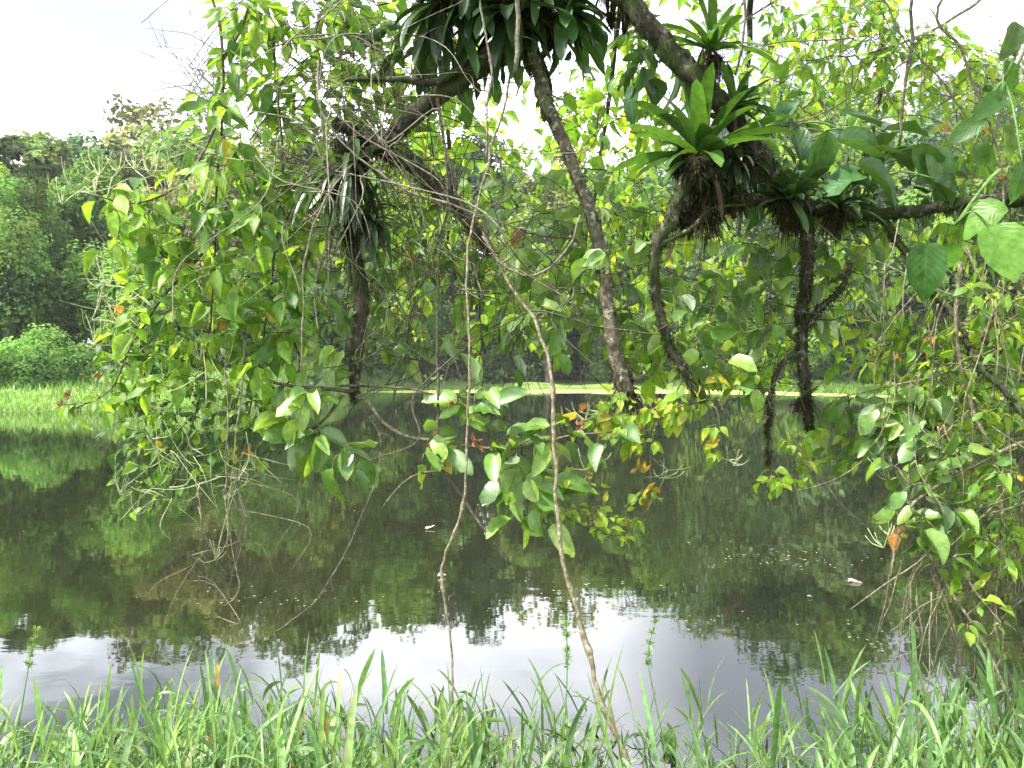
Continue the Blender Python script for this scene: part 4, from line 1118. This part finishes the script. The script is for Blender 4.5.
# ------------------------------------------------------------------ right: tangled shrub, and a slender light tree above it
rr_ = np.random.default_rng(51)
ts = thing('tangled_shrub', 'tangled shrub of thin brown stems and bright leaves hanging down the right side', 'shrub', W(2.2, 3.0, 3.2)[:3])
TS = [([W(2.2, 3.0, 3.6), (948, -10, 3.1), (962, 50, 3.05), (982, 105, 3.0), (998, 150, 3.0), (1005, 200, 3.0), (1000, 280, 3.0)], .006, [(985, 110, 45, 60, 3.2, .2, 14), (1000, 310, 40, 50, 3.1, .15, 20), (985, 230, 45, 40, 3.2, .2, 14)], 'l'),
      ([(960, 262, 3.05), (955, 315, 3.05), (962, 370, 3.05), (975, 415, 3.05), (998, 455, 3.0), (1002, 520, 3.0), (996, 600, 3.0), (998, 660, 3.0)], .008, [(975, 350, 45, 40, 3.2, .2, 20), (1000, 420, 35, 50, 3.1, .2, 16), (985, 500, 40, 45, 3.1, .2, 14), (1000, 560, 25, 25, 3.0, .15, 5), (970, 440, 45, 60, 3.3, .2, 22), (1005, 500, 25, 50, 3.1, .1, 10)], 'l'),
      ([(1040, 380, 3.0), (990, 365, 3.05), (958, 370, 3.1), (900, 384, 3.15), (835, 398, 3.2)], .004, [(880, 410, 40, 20, 3.2, .1, 6), (915, 400, 35, 25, 3.2, .15, 10)], 'p'),
      ([(985, 300, 3.0), (955, 296, 3.05), (901, 272, 3.1), (850, 250, 3.15), (820, 225, 3.2)], .0035, [(930, 330, 40, 30, 3.3, .15, 10), (880, 340, 40, 30, 3.4, .15, 8)], 'l'),
      ([(1030, 440, 3.0), (985, 460, 3.0), (945, 480, 3.0), (915, 500, 3.0), (898, 535, 3.0), (890, 580, 3.0)], .007, [(925, 450, 40, 40, 3.1, .15, 14), (930, 510, 32, 35, 3.05, .15, 10), (900, 420, 35, 25, 3.15, .15, 9)], 'p'),
      ([(1030, 500, 2.9), (951, 529, 2.95), (918, 562, 2.95), (885, 586, 2.95), (851, 609, 2.95)], .004, [(955, 555, 28, 22, 3.0, .1, 6)], 'l'),
      ([(925, 545, 3.0), (955, 599, 2.95), (981, 639, 2.9), (1001, 679, 2.85), (1020, 730, 2.8)], .005, [(985, 620, 20, 25, 2.9, .1, 3)], 'l'),
      ([(945, 300, 3.1), (930, 380, 3.1), (938, 430, 3.1), (950, 520, 3.1)], .003, [(870, 440, 30, 30, 3.3, .1, 7), (840, 450, 25, 25, 3.3, .1, 4), (955, 400, 50, 50, 3.3, .2, 30), (930, 360, 50, 40, 3.5, .2, 16)], 'l')]
for pts, r_, bl, ty in TS:
    mb = MB()
    Q = tube(mb, P3(pts), [r_, r_ * .85, r_ * .5], rr_, .035, 6, knob=.1, wob=.006)
    o = mb.build('stem', M['vine'], ts)
    g_ = Grow([Q], rr_)
    g_.spray(bl, C_LIGHT + C_MID[:2] if ty == 'l' else C_MID, T_OV if ty == 'l' else T_OB, L=.085 if ty == 'l' else .13, Wd=.48, gap=.045, r=.0025, face=.7, down=.7, odd=.012)
    g_.lf.build('leaves', M['leaf'] if ty == 'l' else M['pale'], o)
    g_.tw.build('twig', M['vine'], o)
sp_ = MB()
for q in [(890, 535, 3.0), (884, 548, 3.0), (882, 470, 3.1), (890, 480, 3.1), (884, 460, 3.1), (880, 305, 3.3), (895, 315, 3.3), (870, 320, 3.3), (880, 325, 3.3), (735, 300, 3.5), (600, 290, 3.5), (570, 295, 3.5)][:9]:
    spike_cluster(sp_, at(*q), rr_, 7, .11, .3, out_=(-.5, 0, 0))
sp_.build('flower_spikes', M['spike'], ts)
for q in [(945, 130, 3.1), (955, 136, 3.1), (965, 135, 3.1), (978, 158, 3.1), (1000, 178, 3.0), (895, 360, 3.2), (985, 130, 3.0)]:
    flower(*q, rr_, ts, (.45, .22, .06), 7, .03, 'leaf')
tan = MB()
for _ in range(130):
    x0, y0 = rr_.uniform(885, 1040), rr_.uniform(200, 600)
    a_ = at(x0, y0, rr_.uniform(2.9, 3.4))
    b_ = a_ + np.array([rr_.normal(0, .14), rr_.normal(0, .1), -rr_.uniform(.15, .6)])
    tube(tan, [a_, (a_ + b_) / 2 + rr_.normal(0, .05, 3), b_], [.0028, .0022, .0014], rr_, .03, 4, knob=.1, wob=.005)
tan.build('bare_twigs', M['vine'], ts)

st = thing('slender_tree', 'slender tree with thin light green crown reaching in along the upper right', 'tree', (4.8, 4.6, .15))
mb = MB()
tube(mb, [(4.8, 4.6, -.1), (4.6, 4.6, 2.5), (4.0, 4.5, 4.2), (3.2, 4.4, 4.9)], [.09, .07, .05, .03], rr_, .1, 8)
mb.build('trunk', M['lichenbark'], st)
for pts, bl in [([(3.2, 4.4, 4.9, 'w'), (1010, -40, 4.3), (950, 20, 4.3), (880, 50, 4.3), (820, 60, 4.3)], [(850, 50, 55, 35, 4.3, .3, 26), (800, 70, 40, 40, 4.4, .3, 16), (900, 80, 50, 35, 4.3, .3, 24), (880, 30, 70, 30, 4.4, .3, 22)]),
                ([(3.2, 4.4, 4.9, 'w'), (920, -50, 4.5), (820, -20, 4.5), (760, 10, 4.5), (720, 40, 4.5)], [(770, 20, 55, 25, 4.5, .2, 16), (850, 10, 50, 18, 4.5, .2, 14), (690, 20, 35, 30, 4.5, .2, 8)]),
                ([(3.2, 4.4, 4.9, 'w'), (1030, 40, 4.2), (980, 80, 4.2), (930, 110, 4.2)], [(950, 70, 40, 35, 4.2, .3, 14), (930, 40, 30, 30, 4.2, .2, 8), (980, 150, 30, 40, 4.2, .2, 8)])]:
    mb = MB()
    Q = tube(mb, P3(pts), [.014, .009, .006, .003], rr_, .05, 6)
    o = mb.build('limb', M['vine'], st)
    g_ = Grow([Q[len(Q) // 3:]], rr_)
    g_.spray(bl, C_LIGHT, T_OV, L=.10, Wd=.48, gap=.055, r=.0025, face=.6, down=.6, odd=.01)
    g_.lf.build('leaves', M['leaf'], o)
    g_.tw.build('twig', M['vine'], o)

# ------------------------------------------------------------------ vines
rv = np.random.default_rng(61)
VG = 'vines hanging from the limbs'
def vine(label, pts, r, mat='vine', sides=7, wob=.004, knob=.1):
    mb = MB()
    P = P3(pts)
    rad = np.array(r if isinstance(r, (list, tuple)) else [r, r * .95, r * .85]) * .68
    Qv, tq = smooth_path(P, .03)
    rq_ = np.interp(tq, np.linspace(0, 1, len(rad)), rad)
    for kn in rv.integers(1, len(Qv) - 1, len(Qv) // 9):
        rq_[kn] *= rv.uniform(1.3, 1.8)
        if rv.random() < .3:
            d_ = nrm(rv.normal(0, 1, 3) + (0, 0, -.2))
            tube(mb, [Qv[kn], Qv[kn] + d_ * rv.uniform(.02, .09), Qv[kn] + d_ * .1 + (0, 0, -.04)], [rq_[kn] * .4, rq_[kn] * .3, .0006], rv, .02, 4)
    wv = rv.normal(0, wob * 1.3, Qv.shape); wv[1:-1] = (wv[:-2] + wv[1:-1] + wv[2:]) / 3; wv[0] = wv[-1] = 0
    tube(mb, Qv + wv, rq_, rv, .03, sides, knob=knob, smoothit=False)
    o = mb.build('hanging_vine', M[mat])
    return tag(o, label, 'vine', VG)
vine('thickest brown vine running from the mossy limb down to the grass right of the middle', [(478, 222, 3.45), (495, 255, 3.4), (512, 289, 3.3), (532, 318, 3.2), (547, 356, 3.1), (552, 398, 3.0), (555, 455, 2.95), (557, 512, 2.9), (562, 555, 2.85), (579, 620, 2.8), (592, 659, 2.75), (602, 699, 2.7), (625, 757, 2.65), (650, 820, 2.6)], [.007, .008, .0095, .0098, .0098, .011, .012, .012, .012])
vine('thin pale vine twisting beside the middle from the top clump to the grass', [(520, 20, 3.3), (512, 66, 3.28), (503, 113, 3.25), (489, 157, 3.2), (476, 217, 3.15), (468, 256, 3.1), (469, 339, 3.0), (467, 429, 2.95), (463, 496, 2.9), (443, 568, 2.85), (448, 615, 2.82), (453, 662, 2.8), (452, 720, 2.75), (450, 800, 2.7)], [.008, .007, .0065, .0065, .0055, .005])
vine('straight grey vine hanging thickly through the top clump', [(518, -60, 3.2), (517, 0, 3.2), (516, 60, 3.2), (515, 72, 3.2)], .014, 'twig')
vine('grey thin vine left of the straight thick one in the top clump', [(476, -60, 3.15), (480, 0, 3.15), (490, 67, 3.15), (487, 120, 3.15), (486, 160, 3.15)], .006, 'twig')
vine('dark vine dropping from the curved limb towards the tall brown vine', [(437, 98, 3.4), (446, 150, 3.4), (460, 200, 3.4), (474, 228, 3.42)], .008, 'darkvine')
vine('straight dark vine hanging above the big leathery leaves', [(918, -50, 3.0), (913, 0, 3.0), (911, 50, 3.0), (904, 100, 3.0), (900, 143, 3.0)], .0085, 'darkvine')
vine('vine looped in a half circle before the lichen spotted limb', [(482, 236, 3.35), (500, 262, 3.33), (528, 275, 3.3), (553, 266, 3.3), (570, 245, 3.32), (580, 215, 3.35)], .006, 'twig')
vine('short dark vine in the gap of sky left of the upper leaning stems', [(745, -40, 3.0), (745, 20, 3.0), (735, 75, 3.0)], .006, 'darkvine')
vine('thin arching vine that sweeps low to the water on the left of the middle', [(355, 396, 3.4), (380, 440, 3.3), (372, 490, 3.2), (346, 548, 3.1), (316, 599, 3.05), (283, 627, 3.0), (275, 632, 3.0)], .0032, 'darkvine')
vine('thin grey vine dropping from the trailing shrub almost to the water', [(228, 300, 3.3), (226, 360, 3.25), (228, 420, 3.2), (225, 480, 3.2), (228, 550, 3.15)], .004, 'vine')
vine('thin grey vine parallel to and right of the one over the water on the left', [(245, 340, 3.3), (240, 400, 3.25), (232, 470, 3.2), (230, 530, 3.15), (240, 590, 3.15), (225, 606, 3.15)], .0035, 'vine')
vine('long slanting pale stem crossing the curtain of leaves on the left', [(318, 60, 3.2), (320, 105, 3.2), (345, 145, 3.2), (400, 185, 3.2), (420, 195, 3.2), (470, 210, 3.22), (540, 235, 3.3)], .006, 'twig')
vine('pale crooked stem hanging before the tuft of narrow leaves', [(356, 160, 3.25), (335, 185, 3.22), (320, 210, 3.2), (306, 250, 3.2), (303, 330, 3.2), (300, 370, 3.2)], .0055, 'twig')
vine('thin vine crossing from the straight hanging mossy limb down to the right', [(795, 440, 3.2), (818, 476, 3.15), (851, 512, 3.1), (880, 540, 3.1)], .0026, 'darkvine')
vine('slanting bare stem along the right edge of the sky gap', [(870, -30, 3.1), (905, 40, 3.1), (950, 90, 3.1), (985, 150, 3.1), (1030, 210, 3.1)], .0045, 'twig')
vine('curved bare stem hanging under the top right leaves', [(800, 60, 3.2), (846, 58, 3.2), (850, 90, 3.2), (830, 110, 3.2), (790, 130, 3.2)], .0035, 'darkvine')

# tangles of dead twigs and thin vines
def tangle(label, region, n_, rng, lens=(.2, .8), r=.0022, mat='twig', Yr=(3.2, 3.7), fall=.6):
    mb = MB()
    x0, y0, x1, y1 = region
    for _ in range(n_):
        a_ = at(rng.uniform(x0, x1), rng.uniform(y0, y1), rng.uniform(*Yr))
        d = nrm(np.array([rng.normal(0, 1), rng.normal(0, .4), rng.normal(-fall, .6)]))
        l_ = rng.uniform(*lens)
        b_ = a_ + d * l_ + np.array([0, 0, -.1])
        rr = r * rng.uniform(.5, 1.6)
        Q = tube(mb, [a_, a_ + d * l_ * .35 + rng.normal(0, .05, 3), a_ + d * l_ * .7 + rng.normal(0, .06, 3), b_], [rr, rr * .9, rr * .6], rng, .035, 4, wob=.004)
        if rng.random() < .4:
            p_ = Q[rng.integers(1, len(Q))]
            tube(mb, [p_, p_ + nrm(rng.normal(0, 1, 3)) * .1], [rr * .6, rr * .3], rng, .03, 3)
    o = mb.build('twig_tangle', M[mat])
    return tag(o, label, 'dead twigs')
tangle('grey tangle of dead twigs and strands over the upper left leaves', (255, -30, 410, 210), 130, rv)
tangle('darker snarl of dead twigs above the curved limb left of the top clump', (290, -30, 420, 170), 110, rv, r=.0022, mat='darkvine', Yr=(3.4, 3.9))
tangle('dark thin twigs criss crossing between the first hanging limb and the tall brown vine', (370, 120, 530, 360), 95, rv, r=.002, mat='darkvine')
tangle('hair thin brown strands in the sky gap above the largest bromeliad', (560, 40, 830, 260), 60, rv, lens=(.2, .6), r=.0012, mat='darkvine', Yr=(3.3, 4))
tangle('thin looping twigs under the light leaves of the upper right', (770, 0, 1020, 200), 55, rv, lens=(.3, .9), r=.0016, mat='vine')
tangle('brown twigs dipping into the water below the trailing shrub', (180, 470, 260, 600), 16, rv, lens=(.1, .35), r=.0016, mat='vine', Yr=(3.2, 3.5))
tangle('fine dead twigs among the hanging leaves between the two dark limbs', (590, 190, 810, 390), 70, rv, lens=(.15, .45), r=.0014, mat='darkvine')

# ------------------------------------------------------------------ small things on the water
rw = np.random.default_rng(71)
def floating(label, px, py, L, wd, col, seedk):
    a_ = 1.6 / math.tan(math.atan((py - 384) / F) + PITCH)
    c = at(px, py, a_); c[2] = .012
    mb = MB()
    leaves(mb, [T_OV[seedk]], [c], [np.array([1, .3 * seedk, .06])], [np.array([0, 0, 1.0])], [L], [wd], np.array([col]), rw)
    o = mb.build('floating_leaf', M['dead'])
    return tag(o, label, 'leaf', 'leaves floating on the pond')
floating('white curled leaf floating alone on the dark water at right', 846, 583, .17, .5, (.75, .75, .72), 1)
floating('pale leaf scrap floating just left of the thin pale vine', 436, 578, .09, .3, (.7, .7, .62), 2)
floating('small pale fleck floating below and left of the white curled leaf', 806, 598, .05, .4, (.55, .56, .52), 0)
floating('yellowish leaf floating left of the thin pale vine, far out', 424, 530, .14, .4, (.5, .5, .25), 3)
st_ = MB()
tube(st_, [(-2.85, 9.5, -.2), (-2.95, 9.4, .25), (-3.05, 9.3, .8)], [.018, .014, .008], rw, .05, 6)
tag(st_.build('dead_branch', M['twig']), 'pale dead stick poking up out of the water on the left', 'dead branch')
wd_ = MB()
for (px, py, n_, sx) in [(800, 560, 60, 35), (745, 552, 30, 20), (590, 590, 20, 60), (400, 500, 40, 110), (150, 530, 40, 80), (640, 620, 40, 90), (300, 600, 30, 90), (880, 640, 20, 30)]:
    for _ in range(n_):
        pyy = py + rw.normal(0, 5)
        a_ = 1.6 / math.tan(math.atan((pyy - 384) / F) + PITCH)
        c = at(px + rw.normal(0, sx), pyy, a_); c[2] = .008
        quads(wd_, np.array([c]), np.array([[0, 0, 1.0]]), rw.uniform(.006, .016), np.array([[.25, .28, .17]]), rw)
tag(wd_.build('floating_debris', M['dead'], kind='stuff'), 'scattered tiny bits of plant floating on the water', 'debris')

# ------------------------------------------------------------------ grass of the near bank
rgr = np.random.default_rng(81)
gm = MB()
def grass_shoot(mb, base, h, rng, n_leaf, lean, wid, pal):
    base = np.array(base)
    d = nrm(np.array([lean[0], lean[1], 1.0]))
    top = base + d * h * .72 + np.array([lean[0], lean[1], 0]) * h * .2
    tint = np.array(pal[rng.integers(0, len(pal))]) * rng.uniform(.75, 1.3)
    tube(mb, [base, (base + top) / 2 + rng.normal(0, .012, 3), top], [.0024, .002, .0012], rng, .08, 4, tint=tint * (.8, .8, .8) if rng.random() < .85 else (.15, .13, .07))
    a0 = rng.uniform(0, 2 * math.pi)
    for k_ in range(n_leaf):
        f_ = (k_ + rng.uniform(.2, .9)) / n_leaf
        p_ = base + (top - base) * min(f_ + .05, 1)
        ang = a0 + math.pi * k_ + rng.normal(0, .5)
        up = rng.uniform(1.2, 3.6) if k_ < n_leaf - 1 else rng.uniform(3, 8)
        ll = rng.uniform(.12, .30) * (.6 + .8 * h)
        tt = tint * rng.uniform(.8, 1.25)
        if rng.random() < .015:
            tt = np.array((.26, .2, .09)) * rng.uniform(.6, 1.1)
        strap(mb, p_, np.array([math.cos(ang), math.sin(ang), up]), ll, wid * rng.uniform(.7, 1.2), rng.uniform(.2, 1.7) * (2.2 if rng.random() < .2 else 1), rng, tt, rows=7, twist=rng.normal(0, .8), tipw=.1)
G1 = ((.09, .185, .055), (.13, .23, .07), (.075, .15, .05), (.16, .26, .085))
# density follows how the tufts stand in the photograph: x in px at 3.1 m, weight, height
dens_x = [-80, 0, 60, 130, 200, 260, 330, 420, 500, 540, 580, 640, 700, 780, 860, 930, 1000, 1100]
dens_w = [.9, .8, .75, .95, 1.0, 1.0, 1.0, .85, .7, .32, .24, .26, .34, .38, .5, .75, 1.0, 1.1]
dens_h = [.44, .40, .42, .52, .60, .56, .60, .54, .54, .46, .38, .50, .56, .50, .60, .64, .70, .70]
cnt = 0
while cnt < 820:
    px = rgr.uniform(-380, 1400)
    if rgr.random() > np.interp(px, dens_x, dens_w) / 1.1:
        continue
    Yd = rgr.uniform(2.3, 3.5) if rgr.random() < .8 else rgr.uniform(3.4, 3.85)
    x_ = (px - 512) / F * Yd
    z_ = max(float(ground_z(np.array(x_), np.array(Yd))), -.12)
    top_py = 758 - np.interp(px, dens_x, dens_h) * rgr.beta(2.0, 2.2) * 225
    h = at(px, min(top_py, 745), Yd)[2] - z_
    h = max(h, .14)
    grass_shoot(gm, (x_, Yd, z_ - .03), h, rgr, rgr.integers(5, 9), (rgr.normal(0, .3), rgr.normal(.0, .2)), rgr.choice([.007, .011, .015, .018]), G1)
    cnt += 1
for _ in range(480):
    px, Yd = rgr.uniform(-350, 1380), rgr.uniform(2.0, 3.4)
    if 520 < px < 880 and rgr.random() < .55:
        continue
    x_ = (px - 512) / F * Yd
    z_ = float(ground_z(np.array(x_), np.array(Yd)))
    for k_ in range(4):
        strap(gm, (x_ + rgr.normal(0, .02), Yd + rgr.normal(0, .02), z_ - .01), (rgr.normal(0, .4), rgr.normal(0, .4), 1), rgr.uniform(.1, .3), .006, rgr.uniform(.5, 2), rgr, np.array(G1[rgr.integers(0, 4)]) * (rgr.uniform(.7, 1.2) if rgr.random() < .85 else 1) * (1 if rgr.random() < .93 else (1.5, .9, .8)), rows=5, tipw=.05)
gm.build('grass', M['blade'], kind='stuff', label='fresh green broad bladed grass growing at the edge of the water')
# seed stalks that stand above the grass
def stalk(label, pts, L=.12):
    t = thing('seed_stalk', label, 'grass stalk', at(*pts[0]), 'seed stalks standing above the grass')
    mb = MB()
    Q = tube(mb, P3(pts), [.0025, .002, .0015], rgr, .03, 4)
    mb.build('stem', M['greenstem'], t)
    hb = MB()
    moss_tufts(hb, Q[-5:], [.006, .004], rgr, 260, .018, tint=(.12, .2, .05), hang=-.8)
    hb.build('seed_head', M['moss'], t)
stalk('green foxtail stalk standing above the grass near the left edge', [(12, 760, 2.9), (22, 705, 2.9), (29, 665, 2.9), (36, 630, 2.9)])
stalk('green foxtail stalk leaning to the right above the middle of the grass', [(560, 790, 2.8), (566, 700, 2.8), (567, 650, 2.8), (566, 625, 2.8)])
stalk('thin stalk leaning right above the grass on the right half', [(668, 760, 2.9), (655, 700, 2.9), (648, 655, 2.9), (655, 622, 2.9)])

# grass of the far banks
bg = MB()
rq = np.random.default_rng(91)
n_ = 26000
x_ = np.where(rq.random(n_) < .5, rq.uniform(-36, -9, n_), rq.uniform(14, 44, n_))
y_ = shore_far(x_) + rq.uniform(.05, 1, n_) ** 1.6 * np.where(x_ < 0, 11, 9)
z_ = ground_z(x_, y_)
P = np.stack([x_, y_, z_ - .03], -1)
hh = rq.uniform(.12, .42, n_)
ln = rq.normal(0, .35, (n_, 2))
wd = np.stack([rq.uniform(.02, .05, n_), rq.uniform(-.02, .02, n_), np.zeros(n_)], -1)
V = np.stack([P - wd, P + wd, P + np.stack([ln[:, 0] * hh, ln[:, 1] * hh, hh], -1)], 1).reshape(-1, 3)
t = np.array((.13, .24, .04)) * rq.uniform(.7, 1.3, (n_, 1)) * (1 + .2 * np.sin(x_ * .8 + y_ * .5))[:, None]
bg.add(V, (np.arange(n_) * 3)[:, None] + np.array([0, 1, 2]), np.repeat(t, 3, 0))
bg.build('bank_grass', M['blade'], smooth=False, kind='stuff', label='bright green grass on the far banks of the pond')

# the damp air over the pond
hz = MB()
x0, x1, y0, y1, z0, z1 = -410, 410, -110, 410, -3, 78
hz.add([(x0, y0, z0), (x1, y0, z0), (x1, y1, z0), (x0, y1, z0), (x0, y0, z1), (x1, y0, z1), (x1, y1, z1), (x0, y1, z1)],
       np.array([[0, 3, 2, 1], [4, 5, 6, 7], [0, 1, 5, 4], [1, 2, 6, 5], [2, 3, 7, 6], [3, 0, 4, 7]]))
m, n, l, out = node_mat('haze_air')
pv = n.new('ShaderNodeVolumePrincipled')
pv.inputs['Color'].default_value = (.93, .96, 1, 1)
pv.inputs['Density'].default_value = .00028
l.new(pv.outputs[0], out.inputs['Volume'])
hz.build('haze', m, smooth=False, kind='stuff', label='thin pale haze in the air over the pond')
